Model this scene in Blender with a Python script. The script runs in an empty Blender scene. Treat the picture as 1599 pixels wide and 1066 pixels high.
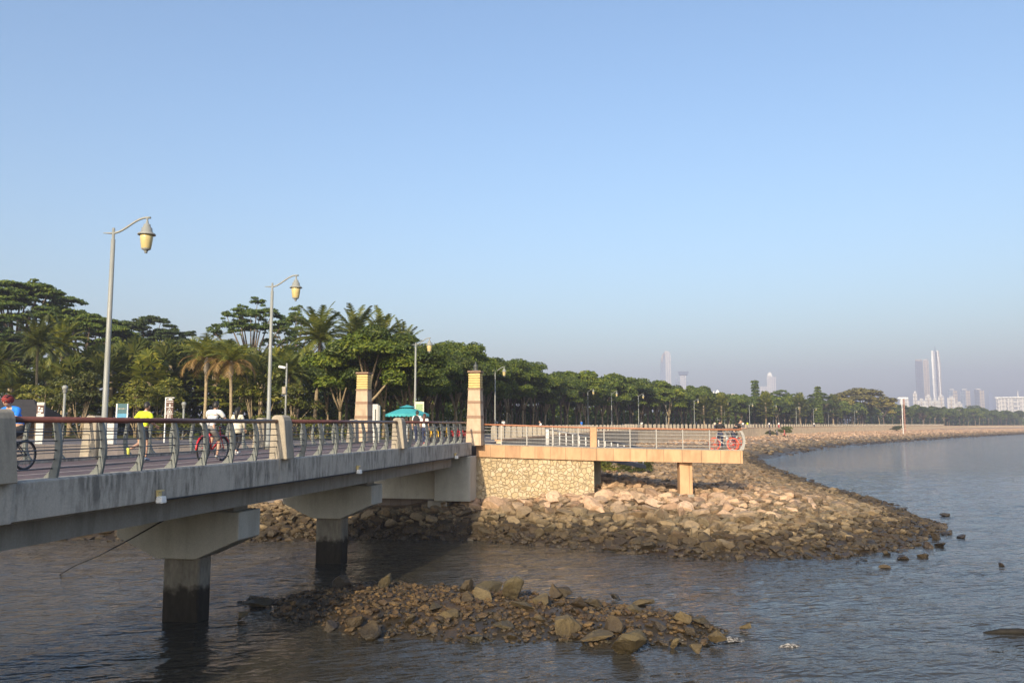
import bpy, bmesh, math, random
import numpy as np
from mathutils import Vector, Matrix

S = bpy.context.scene
R = math.radians
rnd = random.Random(7)
nr = np.random.RandomState(11)

# ------------------------------------------------------------------ camera, world, sun, exposure
EYE = Vector((0.0, 0.0, 5.7))
TILT = R(5.7)
cam_d = bpy.data.cameras.new('camera')
cam = bpy.data.objects.new('camera', cam_d)
S.collection.objects.link(cam)
cam.location = EYE
cam.rotation_euler = (R(90) + TILT, 0, 0)
cam_d.sensor_width = 36.0
cam_d.lens = 29.07
cam_d.clip_start = 0.1
cam_d.clip_end = 12000
S.camera = cam

SUN_ELEV = R(24)
SUN_TRAVEL = R(16)          # light travels away from the viewer, this far to the right of straight ahead
world = bpy.data.worlds.new('World')
S.world = world
world.use_nodes = True
wt = world.node_tree
bg = wt.nodes['Background']
sky = wt.nodes.new('ShaderNodeTexSky')
sky.sky_type = 'NISHITA'
sky.sun_disc = False
sky.sun_elevation = SUN_ELEV
sky.sun_rotation = R(180) + SUN_TRAVEL
sky.air_density = 1.32
sky.dust_density = 2.4
sky.ozone_density = 4.2
bg.inputs['Strength'].default_value = 0.12
wt.links.new(sky.outputs['Color'], bg.inputs['Color'])
sun_d = bpy.data.lights.new('sun', 'SUN')
sun_d.energy = 3.35
sun_d.angle = R(0.5)
sun_d.color = (1.0, 0.85, 0.62)
sun = bpy.data.objects.new('sun', sun_d)
S.collection.objects.link(sun)
trav = Vector((math.sin(SUN_TRAVEL) * math.cos(SUN_ELEV), math.cos(SUN_TRAVEL) * math.cos(SUN_ELEV), -math.sin(SUN_ELEV)))
sun.rotation_euler = trav.to_track_quat('-Z', 'Y').to_euler()
S.view_settings.view_transform = 'Standard'
S.view_settings.look = 'None'
S.view_settings.gamma = 1.0
S.view_settings.exposure = 0.92
S.render.engine = 'CYCLES'
S.cycles.use_denoising = True
S.cycles.max_bounces = 6
S.cycles.volume_bounces = 0
S.cycles.caustics_reflective = False
S.cycles.caustics_refractive = False

# ------------------------------------------------------------------ object helpers
COL = S.collection

def obj(name, me, mat=None, parent=None):
    o = bpy.data.objects.new(name, me)
    COL.objects.link(o)
    if mat is not None and not me.materials:
        me.materials.append(mat)
    if parent is not None:
        o.parent = parent
    return o

def tag(o, label=None, cat=None, group=None, kind=None):
    if label: o['label'] = label
    if cat: o['category'] = cat
    if group: o['group'] = group
    if kind: o['kind'] = kind
    return o

def thing(name, label, cat, loc=(0, 0, 0), rz=0.0, group=None):
    o = bpy.data.objects.new(name, None)
    COL.objects.link(o)
    o.empty_display_size = 0.2
    o.location = loc
    o.rotation_euler = (0, 0, rz)
    return tag(o, label, cat, group)

def struct(name, me, mat):
    return tag(obj(name, me, mat), kind='structure')

KIDS = {}
def dup(root, loc, rz=None, label=None, group=None, scale=None, kids=None):
    r = root.copy()
    COL.objects.link(r)
    r.location = loc
    if rz is not None: r.rotation_euler = (0, 0, rz)
    if scale is not None: r.scale = scale if hasattr(scale, '__len__') else (scale,) * 3
    if label: r['label'] = label
    if group: r['group'] = group
    for ch in (kids if kids is not None else list(root.children)):
        c = ch.copy()
        COL.objects.link(c)
        c.parent = r
        for g in list(ch.children):
            d = g.copy()
            COL.objects.link(d)
            d.parent = c
    return r

def np_mesh(name, v, f, smooth=False):
    """v (n,3), f (m,k) with the same k for all faces"""
    v = np.asarray(v, dtype=np.float32); f = np.asarray(f, dtype=np.int32)
    me = bpy.data.meshes.new(name)
    k = f.shape[1]
    me.vertices.add(len(v)); me.vertices.foreach_set('co', v.ravel())
    me.loops.add(f.size); me.loops.foreach_set('vertex_index', f.ravel())
    me.polygons.add(len(f))
    me.polygons.foreach_set('loop_start', np.arange(0, f.size, k, dtype=np.int32))
    try:
        me.polygons.foreach_set('loop_total', np.full(len(f), k, dtype=np.int32))
    except Exception:
        pass
    me.polygons.foreach_set('use_smooth', np.full(len(f), smooth))
    me.update(calc_edges=True)
    me.validate()
    return me

class MB:
    """collects simple shapes into one mesh"""
    def __init__(self):
        self.v, self.f = [], []
    def add(self, v, f):
        n = len(self.v)
        self.v += [tuple(p) for p in v]
        self.f += [[i + n for i in q] for q in f]
        return self
    def box(self, c, s, rz=0.0, taper=1.0, m=None):
        x, y, z = s[0] / 2, s[1] / 2, s[2] / 2
        vs = []
        for dz, k in ((-z, 1.0), (z, taper)):
            for dx, dy in ((-x, -y), (x, -y), (x, y), (-x, y)):
                vs.append(Vector((dx * k, dy * k, dz)))
        M = m if m is not None else Matrix.Rotation(rz, 3, 'Z')
        C = Vector(c)
        return self.add([M @ p + C for p in vs], [(3, 2, 1, 0), (4, 5, 6, 7), (0, 1, 5, 4), (1, 2, 6, 5), (2, 3, 7, 6), (3, 0, 4, 7)])
    def tube(self, path, rad, n=8, cap=True):
        P = [Vector(p) for p in path]
        if not hasattr(rad, '__len__'): rad = [rad] * len(P)
        vs, fs = [], []
        up = None
        for i, p in enumerate(P):
            d = (P[min(i + 1, len(P) - 1)] - P[max(i - 1, 0)])
            if d.length < 1e-9: d = Vector((0, 0, 1))
            d.normalize()
            if up is None:
                a = Vector((0, 0, 1)) if abs(d.z) < 0.9 else Vector((1, 0, 0))
                up = d.cross(a).normalized()
            else:
                up = (up - d * up.dot(d))
                if up.length < 1e-6: up = d.orthogonal()
                up.normalize()
            w = d.cross(up)
            for k in range(n):
                a = 2 * math.pi * k / n
                vs.append(p + (up * math.cos(a) + w * math.sin(a)) * rad[i])
        for i in range(len(P) - 1):
            for k in range(n):
                a, b = i * n + k, i * n + (k + 1) % n
                fs.append((a, b, b + n, a + n))
        if cap:
            fs.append(list(range(n))[::-1]); fs.append([(len(P) - 1) * n + k for k in range(n)])
        return self.add(vs, fs)
    def lathe(self, prof, n=16, c=(0, 0, 0)):
        vs, fs = [], []
        for r, z in prof:
            for k in range(n):
                a = 2 * math.pi * k / n
                vs.append((c[0] + r * math.cos(a), c[1] + r * math.sin(a), c[2] + z))
        for i in range(len(prof) - 1):
            for k in range(n):
                a, b = i * n + k, i * n + (k + 1) % n
                fs.append((a, b, b + n, a + n))
        fs.append(list(range(n))[::-1]); fs.append([(len(prof) - 1) * n + k for k in range(n)])
        return self.add(vs, fs)
    def extrude(self, poly, vec, bottom=True):
        """poly: closed loop of 3D points; extruded along vec"""
        n = len(poly); V = Vector(vec)
        vs = [Vector(p) for p in poly] + [Vector(p) + V for p in poly]
        fs = [list(range(n))[::-1], [n + i for i in range(n)]]
        for i in range(n):
            j = (i + 1) % n
            fs.append((i, j, n + j, n + i))
        return self.add(vs, fs)
    def ball(self, c, r, n=10, m=7):
        if not hasattr(r, '__len__'): r = (r, r, r)
        vs, fs = [], []
        for i in range(m + 1):
            t = math.pi * i / m
            for k in range(n):
                a = 2 * math.pi * k / n
                vs.append((c[0] + r[0] * math.sin(t) * math.cos(a), c[1] + r[1] * math.sin(t) * math.sin(a), c[2] + r[2] * math.cos(t)))
        for i in range(m):
            for k in range(n):
                a, b = i * n + k, i * n + (k + 1) % n
                fs.append((a, a + n, b + n, b))
        return self.add(vs, fs)
    def mesh(self, name, smooth=False, bevel=0.0):
        me = bpy.data.meshes.new(name)
        bm = bmesh.new()
        vv = [bm.verts.new(p) for p in self.v]
        for q in self.f:
            try: bm.faces.new([vv[i] for i in q])
            except ValueError: pass
        bmesh.ops.remove_doubles(bm, verts=bm.verts, dist=1e-5)
        bmesh.ops.recalc_face_normals(bm, faces=bm.faces)
        if bevel > 0:
            bmesh.ops.bevel(bm, geom=[e for e in bm.edges if e.is_manifold and e.calc_face_angle(0) > 0.5], offset=bevel, segments=1, affect='EDGES')
        bm.to_mesh(me); bm.free()
        if smooth:
            for p in me.polygons: p.use_smooth = True
        return me
    def build(self, name, mat, parent=None, smooth=False, bevel=0.0):
        return obj(name, self.mesh(name, smooth, bevel), mat, parent)

# ------------------------------------------------------------------ materials
def new_mat(name):
    m = bpy.data.materials.new(name)
    m.use_nodes = True
    nt = m.node_tree
    return m, nt, nt.nodes['Principled BSDF']

def N(nt, kind, **kw):
    n = nt.nodes.new(kind)
    for k, v in kw.items():
        if k in ('ins',):
            for a, b in v.items(): n.inputs[a].default_value = b
        else: setattr(n, k, v)
    return n

def ramp(nt, fac, stops):
    r = nt.nodes.new('ShaderNodeValToRGB')
    el = r.color_ramp.elements
    while len(el) < len(stops): el.new(0.5)
    for e, (p, c) in zip(el, stops):
        e.position = p; e.color = (*c, 1)
    nt.links.new(fac, r.inputs['Fac'])
    return r

def pos(nt, scale=(1, 1, 1), world=False, rot=(0, 0, 0)):
    if world:
        g = nt.nodes.new('ShaderNodeNewGeometry'); out = g.outputs['Position']
    else:
        g = nt.nodes.new('ShaderNodeTexCoord'); out = g.outputs['Object']
    mp = nt.nodes.new('ShaderNodeMapping')
    mp.inputs['Scale'].default_value = scale
    mp.inputs['Rotation'].default_value = rot
    nt.links.new(out, mp.inputs['Vector'])
    return mp.outputs['Vector']

def noise(nt, vec, scale, detail=4, rough=0.55):
    n = N(nt, 'ShaderNodeTexNoise', ins={'Scale': scale, 'Detail': detail, 'Roughness': rough})
    nt.links.new(vec, n.inputs['Vector'])
    return n.outputs['Fac']

def mixc(nt, fac, a, b, mode='MIX'):
    m = nt.nodes.new('ShaderNodeMix'); m.data_type = 'RGBA'; m.blend_type = mode
    for sock, val in ((m.inputs['Factor'], fac), (m.inputs['A'], a), (m.inputs['B'], b)):
        if hasattr(val, 'links'): nt.links.new(val, sock)
        elif hasattr(val, '__len__'): sock.default_value = (*val, 1)
        else: sock.default_value = val
    return m.outputs['Result']

def math_(nt, op, a, b=0.0, clamp=False):
    m = nt.nodes.new('ShaderNodeMath'); m.operation = op; m.use_clamp = clamp
    for i, v in enumerate((a, b)):
        if hasattr(v, 'links'): nt.links.new(v, m.inputs[i])
        else: m.inputs[i].default_value = v
    return m.outputs[0]

def bump(nt, bs, height, strength=0.3, dist=0.02):
    b = N(nt, 'ShaderNodeBump', ins={'Strength': strength, 'Distance': dist})
    nt.links.new(height, b.inputs['Height'])
    nt.links.new(b.outputs['Normal'], bs.inputs['Normal'])

def plain(name, c, rough=0.6, metal=0.0, var=0.12, scale=6.0, bmp=0.0, obj_var=0.0):
    m, nt, bs = new_mat(name)
    f = noise(nt, pos(nt), scale, 5)
    lo = tuple(max(0, x * (1 - var)) for x in c); hi = tuple(min(1, x * (1 + var)) for x in c)
    out = ramp(nt, f, [(0.3, lo), (0.7, hi)]).outputs['Color']
    if obj_var:
        oi = nt.nodes.new('ShaderNodeObjectInfo')
        out = mixc(nt, 1.0, out, ramp(nt, oi.outputs['Random'], [(0, (1 - obj_var,) * 3), (1, (1,) * 3)]).outputs['Color'], 'MULTIPLY')
    nt.links.new(out, bs.inputs['Base Color'])
    bs.inputs['Roughness'].default_value = rough
    bs.inputs['Metallic'].default_value = metal
    if bmp: bump(nt, bs, f, bmp, 0.02)
    return m

def sep_z(nt, world=True):
    g = nt.nodes.new('ShaderNodeNewGeometry')
    s = nt.nodes.new('ShaderNodeSeparateXYZ')
    nt.links.new(g.outputs['Position'], s.inputs[0])
    return s.outputs

M = {}
def concrete(name, c, stain, amount, streak=(7, 7, 0.9), rough=0.85):
    m, nt, bs = new_mat(name)
    f = noise(nt, pos(nt, streak, True), 1.0, 8, 0.65)
    g = noise(nt, pos(nt, (1, 1, 1), True), 0.9, 5, 0.6)
    h = noise(nt, pos(nt, (1, 1, 1), True), 25, 4, 0.6)
    a = ramp(nt, f, [(0.40, (0, 0, 0)), (0.60, (1, 1, 1))]).outputs['Color']
    b = ramp(nt, g, [(0.36, (0.1, 0.1, 0.1)), (0.58, (1, 1, 1))]).outputs['Color']
    ff = math_(nt, 'MULTIPLY', math_(nt, 'MULTIPLY', a, b), amount)
    base = ramp(nt, h, [(0.3, tuple(x * 0.88 for x in c)), (0.7, tuple(min(1, x * 1.1) for x in c))]).outputs['Color']
    nt.links.new(mixc(nt, ff, base, stain), bs.inputs['Base Color'])
    bs.inputs['Roughness'].default_value = rough
    bump(nt, bs, h, 0.25, 0.01)
    return m
M['fascia'] = concrete('stained_concrete', (0.47, 0.42, 0.355), (0.11, 0.10, 0.085), 0.85, (6.5, 6.5, 1.3))
M['girder'] = concrete('plain_concrete', (0.30, 0.28, 0.25), (0.17, 0.16, 0.14), 0.7, (3, 3, 0.5))
M['cap'] = concrete('cap_concrete', (0.42, 0.40, 0.35), (0.25, 0.24, 0.2), 0.6, (2, 2, 0.4))
M['postc'] = concrete('post_concrete', (0.38, 0.325, 0.25), (0.19, 0.17, 0.14), 0.7, (6, 6, 1.0))

def m_column():
    m, nt, bs = new_mat('column_concrete')
    o = sep_z(nt)
    n = noise(nt, pos(nt, (3, 3, 3), True), 1.0, 6)
    z = math_(nt, 'ADD', o[2], math_(nt, 'MULTIPLY', math_(nt, 'SUBTRACT', n, 0.3), 0.9))
    bs.inputs['Specular IOR Level'].default_value = 0.12
    z = math_(nt, 'MULTIPLY', z, 0.4)
    c = ramp(nt, z, [(0.0, (0.025, 0.022, 0.018)), (0.40, (0.03, 0.027, 0.022)), (0.45, (0.10, 0.09, 0.075)), (0.5, (0.2, 0.185, 0.155)), (0.9, (0.22, 0.2, 0.17))]).outputs['Color']
    f = noise(nt, pos(nt, (6, 6, 2), True), 1.0, 8, 0.7)
    nt.links.new(mixc(nt, 1.0, c, ramp(nt, f, [(0.3, (0.55,) * 3), (0.7, (1.2,) * 3)]).outputs['Color'], 'MULTIPLY'), bs.inputs['Base Color'])
    bs.inputs['Roughness'].default_value = 0.7
    bump(nt, bs, f, 0.6, 0.03)
    return m
M['column'] = m_column()
M['paint'] = plain('grey_green_paint', (0.155, 0.165, 0.155), 0.45, 0.0, 0.12, 14)
M['bar'] = plain('dark_steel', (0.13, 0.13, 0.14), 0.4, 0.6, 0.1, 10)
M['steel'] = plain('bright_steel', (0.40, 0.38, 0.35), 0.4, 0.3, 0.1, 10)
M['handrail'] = plain('red_brown_rail', (0.12, 0.045, 0.036), 0.42, 0.0, 0.25, 5)
M['handrail_tan'] = plain('orange_brown_rail', (0.36, 0.15, 0.075), 0.5, 0.0, 0.2, 5)
M['pole'] = plain('lamp_paint', (0.26, 0.265, 0.245), 0.45, 0.0, 0.06, 3)
M['lamp_glass'] = plain('cream_lamp_glass', (0.60, 0.48, 0.22), 0.3, 0.0, 0.08, 5)
M['dark'] = plain('dark_trim', (0.06, 0.065, 0.06), 0.5)
M['sign_white'] = plain('sign_white', (0.52, 0.50, 0.47), 0.5, 0.0, 0.08, 5)
M['white'] = plain('white_paint', (0.78, 0.77, 0.74), 0.5, 0.0, 0.05, 5)
M['cable'] = plain('black_rubber', (0.02, 0.02, 0.02), 0.7)

def m_paving():
    m, nt, bs = new_mat('purple_brown_pavers')
    v = pos(nt, (1, 1, 1), True, (0, 0, R(11.4)))
    b = N(nt, 'ShaderNodeTexBrick', ins={'Scale': 1.0, 'Mortar Size': 0.006, 'Brick Width': 0.24, 'Row Height': 0.12,
          'Color1': (0.145, 0.095, 0.095, 1), 'Color2': (0.10, 0.07, 0.075, 1), 'Mortar': (0.06, 0.055, 0.05, 1)})
    nt.links.new(v, b.inputs['Vector'])
    f = noise(nt, v, 0.7, 5)
    nt.links.new(mixc(nt, 1.0, b.outputs['Color'], ramp(nt, f, [(0.3, (0.75,) * 3), (0.7, (1.25,) * 3)]).outputs['Color'], 'MULTIPLY'), bs.inputs['Base Color'])
    bs.inputs['Roughness'].default_value = 0.8
    return m
M['paving'] = m_paving()
def m_path():
    m, nt, bs = new_mat('grey_pavers')
    v = pos(nt, (1, 1, 1), True)
    b = N(nt, 'ShaderNodeTexBrick', ins={'Scale': 1.0, 'Mortar Size': 0.01, 'Brick Width': 0.6, 'Row Height': 0.3,
          'Color1': (0.17, 0.145, 0.14, 1), 'Color2': (0.135, 0.118, 0.115, 1), 'Mortar': (0.09, 0.08, 0.075, 1)})
    nt.links.new(v, b.inputs['Vector'])
    f = noise(nt, v, 0.4, 6)
    nt.links.new(mixc(nt, 1.0, b.outputs['Color'], ramp(nt, f, [(0.3, (0.7,) * 3), (0.7, (1.2,) * 3)]).outputs['Color'], 'MULTIPLY'), bs.inputs['Base Color'])
    bs.inputs['Roughness'].default_value = 0.85
    return m
M['path'] = m_path()
M['deckgrey'] = plain('grey_deck', (0.17, 0.165, 0.17), 0.8, 0.0, 0.2, 2)
def m_lawn():
    m, nt, bs = new_mat('short_grass')
    v = pos(nt, (1, 1, 1), True)
    f = noise(nt, v, 0.5, 8, 0.7)
    g = noise(nt, v, 9.0, 4, 0.7)
    c = ramp(nt, f, [(0.3, (0.05, 0.06, 0.012)), (0.5, (0.11, 0.11, 0.02)), (0.7, (0.2, 0.17, 0.04))]).outputs['Color']
    nt.links.new(mixc(nt, 1.0, c, ramp(nt, g, [(0.3, (0.6,) * 3), (0.7, (1.3,) * 3)]).outputs['Color'], 'MULTIPLY'), bs.inputs['Base Color'])
    bs.inputs['Roughness'].default_value = 0.95
    bump(nt, bs, g, 0.8, 0.06)
    return m
M['lawn'] = m_lawn()

def m_cladding(name='tan_cladding', c1=(0.57, 0.345, 0.185), c2=(0.51, 0.305, 0.165), w=0.8, h=5.0, mortar=(0.24, 0.145, 0.075), msize=0.013):
    m, nt, bs = new_mat(name)
    v = pos(nt, (1, 1, 1))
    sx = nt.nodes.new('ShaderNodeSeparateXYZ'); nt.links.new(v, sx.inputs[0])
    cx = nt.nodes.new('ShaderNodeCombineXYZ')
    nt.links.new(math_(nt, 'ADD', sx.outputs[0], sx.outputs[1]), cx.inputs[0]); nt.links.new(sx.outputs[2], cx.inputs[1])
    b = N(nt, 'ShaderNodeTexBrick', offset=0.0, ins={'Scale': 1.0, 'Mortar Size': msize, 'Brick Width': w, 'Row Height': h, 'Bias': 0.0,
          'Color1': (*c1, 1), 'Color2': (*c2, 1), 'Mortar': (*mortar, 1)})
    nt.links.new(cx.outputs[0], b.inputs['Vector'])
    f = noise(nt, pos(nt, (1.2, 1.2, 0.5)), 1.3, 7, 0.65)
    c0 = mixc(nt, 1.0, b.outputs['Color'], ramp(nt, f, [(0.28, (0.72, 0.70, 0.68)), (0.6, (1.08,) * 3)]).outputs['Color'], 'MULTIPLY')
    st = noise(nt, pos(nt, (2.6, 2.6, 0.6), True), 1.0, 5, 0.6)
    nt.links.new(mixc(nt, 1.0, c0, ramp(nt, st, [(0.30, (0.80, 0.76, 0.71)), (0.5, (1.0,) * 3)]).outputs['Color'], 'MULTIPLY'), bs.inputs['Base Color'])
    bs.inputs['Roughness'].default_value = 0.75
    return m
M['clad'] = m_cladding()
M['pillar'] = m_cladding('pillar_stone', (0.47, 0.355, 0.245), (0.55, 0.41, 0.28), 0.33, 0.22, (0.42, 0.31, 0.21), 0.004)
M['band'] = plain('brown_stone_band', (0.27, 0.17, 0.11), 0.8, 0, 0.15, 8)
M['slat'] = plain('yellow_slat', (0.64, 0.47, 0.18), 0.55, 0, 0.08, 4)

def m_crazy():
    m, nt, bs = new_mat('crazy_stone_wall')
    v = pos(nt, (1, 1, 1))
    nz = N(nt, 'ShaderNodeTexNoise', ins={'Scale': 1.5, 'Detail': 2})
    nt.links.new(v, nz.inputs['Vector'])
    vm = nt.nodes.new('ShaderNodeVectorMath'); vm.operation = 'MULTIPLY_ADD'
    nt.links.new(nz.outputs['Color'], vm.inputs[0]); vm.inputs[1].default_value = (0.25, 0.25, 0.25); nt.links.new(v, vm.inputs[2])
    e = N(nt, 'ShaderNodeTexVoronoi', feature='DISTANCE_TO_EDGE', ins={'Scale': 4.4, 'Randomness': 0.9})
    c = N(nt, 'ShaderNodeTexVoronoi', feature='F1', ins={'Scale': 4.4, 'Randomness': 0.9})
    for n in (e, c): nt.links.new(vm.outputs[0], n.inputs['Vector'])
    sp = nt.nodes.new('ShaderNodeSeparateColor'); nt.links.new(c.outputs['Color'], sp.inputs[0])
    col = ramp(nt, sp.outputs[0], [(0.0, (0.46, 0.34, 0.19)), (0.5, (0.55, 0.42, 0.25)), (1.0, (0.60, 0.48, 0.32))]).outputs['Color']
    fine = noise(nt, v, 14, 6, 0.7)
    col = mixc(nt, 1.0, col, ramp(nt, fine, [(0.3, (0.82,) * 3), (0.7, (1.12,) * 3)]).outputs['Color'], 'MULTIPLY')
    k = ramp(nt, e.outputs['Distance'], [(0.02, (0, 0, 0)), (0.06, (1, 1, 1))]).outputs['Color']
    nt.links.new(mixc(nt, k, (0.43, 0.32, 0.19), col), bs.inputs['Base Color'])
    bs.inputs['Roughness'].default_value = 0.85
    bump(nt, bs, math_(nt, 'ADD', k, math_(nt, 'MULTIPLY', fine, 0.4)), 1.0, 0.06)
    return m
M['crazy'] = m_crazy()
M['seawall'] = m_cladding('beige_sea_wall', (0.66, 0.52, 0.34), (0.60, 0.47, 0.31), 3.0, 0.6, (0.40, 0.30, 0.2), 0.01)

def m_rock(name='riprap_rock', ground=False, islet=False, stops=None):
    m, nt, bs = new_mat(name)
    o = sep_z(nt)
    wp = pos(nt, (1, 1, 1), True)
    n1 = noise(nt, wp, 0.8, 6, 0.65)
    n2 = noise(nt, wp, 5.0, 8, 0.7)
    g = nt.nodes.new('ShaderNodeNewGeometry')
    oi = nt.nodes.new('ShaderNodeObjectInfo')
    rr = math_(nt, 'FRACT', math_(nt, 'ADD', g.outputs['Random Per Island'], oi.outputs['Random']))
    if ground:
        vr = N(nt, 'ShaderNodeTexVoronoi', ins={'Scale': 2.2})
        nt.links.new(wp, vr.inputs['Vector'])
        sp = nt.nodes.new('ShaderNodeSeparateColor'); nt.links.new(vr.outputs['Color'], sp.inputs[0])
        rr = sp.outputs[0]
    z = math_(nt, 'ADD', o[2], math_(nt, 'MULTIPLY', math_(nt, 'SUBTRACT', n1, 0.5), 1.3))
    z = math_(nt, 'ADD', z, math_(nt, 'MULTIPLY', math_(nt, 'SUBTRACT', rr, 0.5), 0.5))
    z = math_(nt, 'MULTIPLY', z, 0.4)
    if islet:
        st = [(0.0, (0.045, 0.035, 0.018)), (0.12, (0.08, 0.05, 0.02)), (0.3, (0.125, 0.082, 0.033)), (0.6, (0.22, 0.16, 0.08))]
    else:
        st = [(0.0, (0.045, 0.033, 0.017)), (0.25, (0.065, 0.046, 0.022)), (0.35, (0.18, 0.137, 0.078)), (0.58, (0.23, 0.173, 0.107)), (0.68, (0.30, 0.215, 0.14)), (0.84, (0.46, 0.32, 0.21))]
    c = ramp(nt, z, stops or st).outputs['Color']
    tint = ramp(nt, rr, [(0.0, (0.6, 0.6, 0.6)), (0.25, (0.95, 0.82, 0.72)), (0.5, (0.9, 0.92, 0.9)), (0.75, (1.15, 1.08, 1.0)), (1.0, (1.4, 1.36, 1.3))]).outputs['Color']
    c = mixc(nt, 1.0, c, tint, 'MULTIPLY')
    c = mixc(nt, 1.0, c, ramp(nt, n2, [(0.28, (0.62, 0.6, 0.58)), (0.62, (1.12,) * 3)]).outputs['Color'], 'MULTIPLY')
    nt.links.new(c, bs.inputs['Base Color'])
    nt.links.new(ramp(nt, z, [(0.0, (0.35,) * 3), (0.2, (0.85,) * 3)]).outputs['Color'], bs.inputs['Roughness'])
    n3 = noise(nt, wp, 16.0, 4, 0.7)
    bump(nt, bs, math_(nt, 'ADD', n2, math_(nt, 'MULTIPLY', n3, 0.35)), 0.8, 0.09)
    return m
M['rock'] = m_rock()
M['islet'] = m_rock('islet_rock', islet=True)
BROWN = [(0.0, (0.045, 0.033, 0.017)), (0.25, (0.065, 0.046, 0.022)), (0.36, (0.165, 0.122, 0.068)), (0.62, (0.205, 0.15, 0.09)), (0.85, (0.26, 0.185, 0.115)), (1.0, (0.36, 0.26, 0.17))]
PALE = [(0.0, (0.045, 0.033, 0.017)), (0.22, (0.07, 0.05, 0.026)), (0.34, (0.22, 0.165, 0.10)), (0.45, (0.30, 0.22, 0.145)), (0.58, (0.43, 0.305, 0.205)), (0.85, (0.50, 0.355, 0.245))]
OLIVE = [(0.0, (0.035, 0.027, 0.013)), (0.10, (0.065, 0.048, 0.022)), (0.25, (0.105, 0.08, 0.037)), (0.48, (0.21, 0.165, 0.09))]
M['shore'] = m_rock('shore_ground', ground=True)
M['shore_brown'] = m_rock('near_shore_ground', True, False, BROWN)
M['rock_brown'] = m_rock('brown_rubble', False, False, BROWN)
M['rock_pale'] = m_rock('pale_armour_stone', False, False, PALE)
M['rock_olive'] = m_rock('olive_boulder', False, False, OLIVE)

def m_water():
    m, nt, bs = new_mat('muddy_bay_water')
    wp = pos(nt, (1, 1, 1), True, (0, 0, R(-14)))
    s1 = N(nt, 'ShaderNodeMapping', ins={'Scale': (0.45, 1.0, 1.0)}); nt.links.new(wp, s1.inputs['Vector'])
    a = noise(nt, s1.outputs[0], 1.5, 3, 0.5)
    b = noise(nt, s1.outputs[0], 5.5, 3, 0.55)
    c = noise(nt, s1.outputs[0], 0.35, 2, 0.5)
    a = math_(nt, 'ABSOLUTE', math_(nt, 'SUBTRACT', a, 0.5))
    h = math_(nt, 'ADD', math_(nt, 'MULTIPLY', a, -0.2), math_(nt, 'ADD', math_(nt, 'MULTIPLY', b, 0.05), math_(nt, 'MULTIPLY', c, 0.22)))
    bump(nt, bs, h, 1.0, 1.0)
    big = noise(nt, wp, 0.05, 3)
    col = ramp(nt, big, [(0.35, (0.032, 0.029, 0.022)), (0.65, (0.042, 0.038, 0.029))]).outputs['Color']
    nt.links.new(col, bs.inputs['Base Color'])
    bs.inputs['Roughness'].default_value = 0.06
    bs.inputs['IOR'].default_value = 1.33
    return m
M['water'] = m_water()

def m_leaf(name, stops, objv=0.38, trans=0.33):
    m, nt, bs = new_mat(name)
    g = nt.nodes.new('ShaderNodeNewGeometry')
    oi = nt.nodes.new('ShaderNodeObjectInfo')
    n = noise(nt, pos(nt, (1, 1, 1), True), 0.6, 3)
    f = math_(nt, 'ADD', math_(nt, 'MULTIPLY', g.outputs['Random Per Island'], 0.55), math_(nt, 'MULTIPLY', n, 0.45))
    c = ramp(nt, f, stops).outputs['Color']
    c = mixc(nt, 1.0, c, ramp(nt, oi.outputs['Random'], [(0, (1 - objv, 1 - objv, 1 - objv * 0.6)), (0.5, (1, 1, 1)), (1, (1 + objv * 1.1, 1 + objv * 0.8, 1.0))]).outputs['Color'], 'MULTIPLY')
    nt.links.new(c, bs.inputs['Base Color'])
    bs.inputs['Roughness'].default_value = 0.55
    tr = nt.nodes.new('ShaderNodeBsdfTranslucent')
    nt.links.new(c, tr.inputs['Color'])
    mx = nt.nodes.new('ShaderNodeMixShader'); mx.inputs[0].default_value = trans
    nt.links.new(bs.outputs[0], mx.inputs[1]); nt.links.new(tr.outputs[0], mx.inputs[2])
    nt.links.new(mx.outputs[0], nt.nodes['Material Output'].inputs['Surface'])
    return m
M['leaf'] = m_leaf('broad_leaves', [(0.2, (0.038, 0.068, 0.009)), (0.5, (0.092, 0.138, 0.014)), (0.8, (0.19, 0.22, 0.025))])
M['leaf_rain'] = m_leaf('rain_tree_leaves', [(0.2, (0.033, 0.062, 0.009)), (0.5, (0.076, 0.124, 0.014)), (0.8, (0.15, 0.19, 0.024))])
M['leaf_palm'] = m_leaf('palm_leaves', [(0.2, (0.05, 0.072, 0.013)), (0.5, (0.11, 0.135, 0.02)), (0.8, (0.21, 0.205, 0.035))])
M['leaf_dry'] = m_leaf('dry_palm_leaves', [(0.2, (0.12, 0.075, 0.03)), (0.5, (0.2, 0.13, 0.05)), (0.8, (0.3, 0.2, 0.08))])
M['leaf_shrub'] = m_leaf('shrub_leaves', [(0.2, (0.055, 0.075, 0.013)), (0.5, (0.115, 0.135, 0.02)), (0.8, (0.22, 0.21, 0.035))])
M['leaf_gold'] = m_leaf('yellow_green_leaves', [(0.2, (0.14, 0.13, 0.024)), (0.5, (0.26, 0.225, 0.04)), (0.8, (0.38, 0.32, 0.06))])
M['bark'] = plain('bark', (0.17, 0.125, 0.085), 0.9, 0, 0.35, 6, 0.6, 0.4)
M['bark_pale'] = plain('pale_bark', (0.34, 0.26, 0.16), 0.9, 0, 0.3, 6, 0.6, 0.3)

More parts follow.
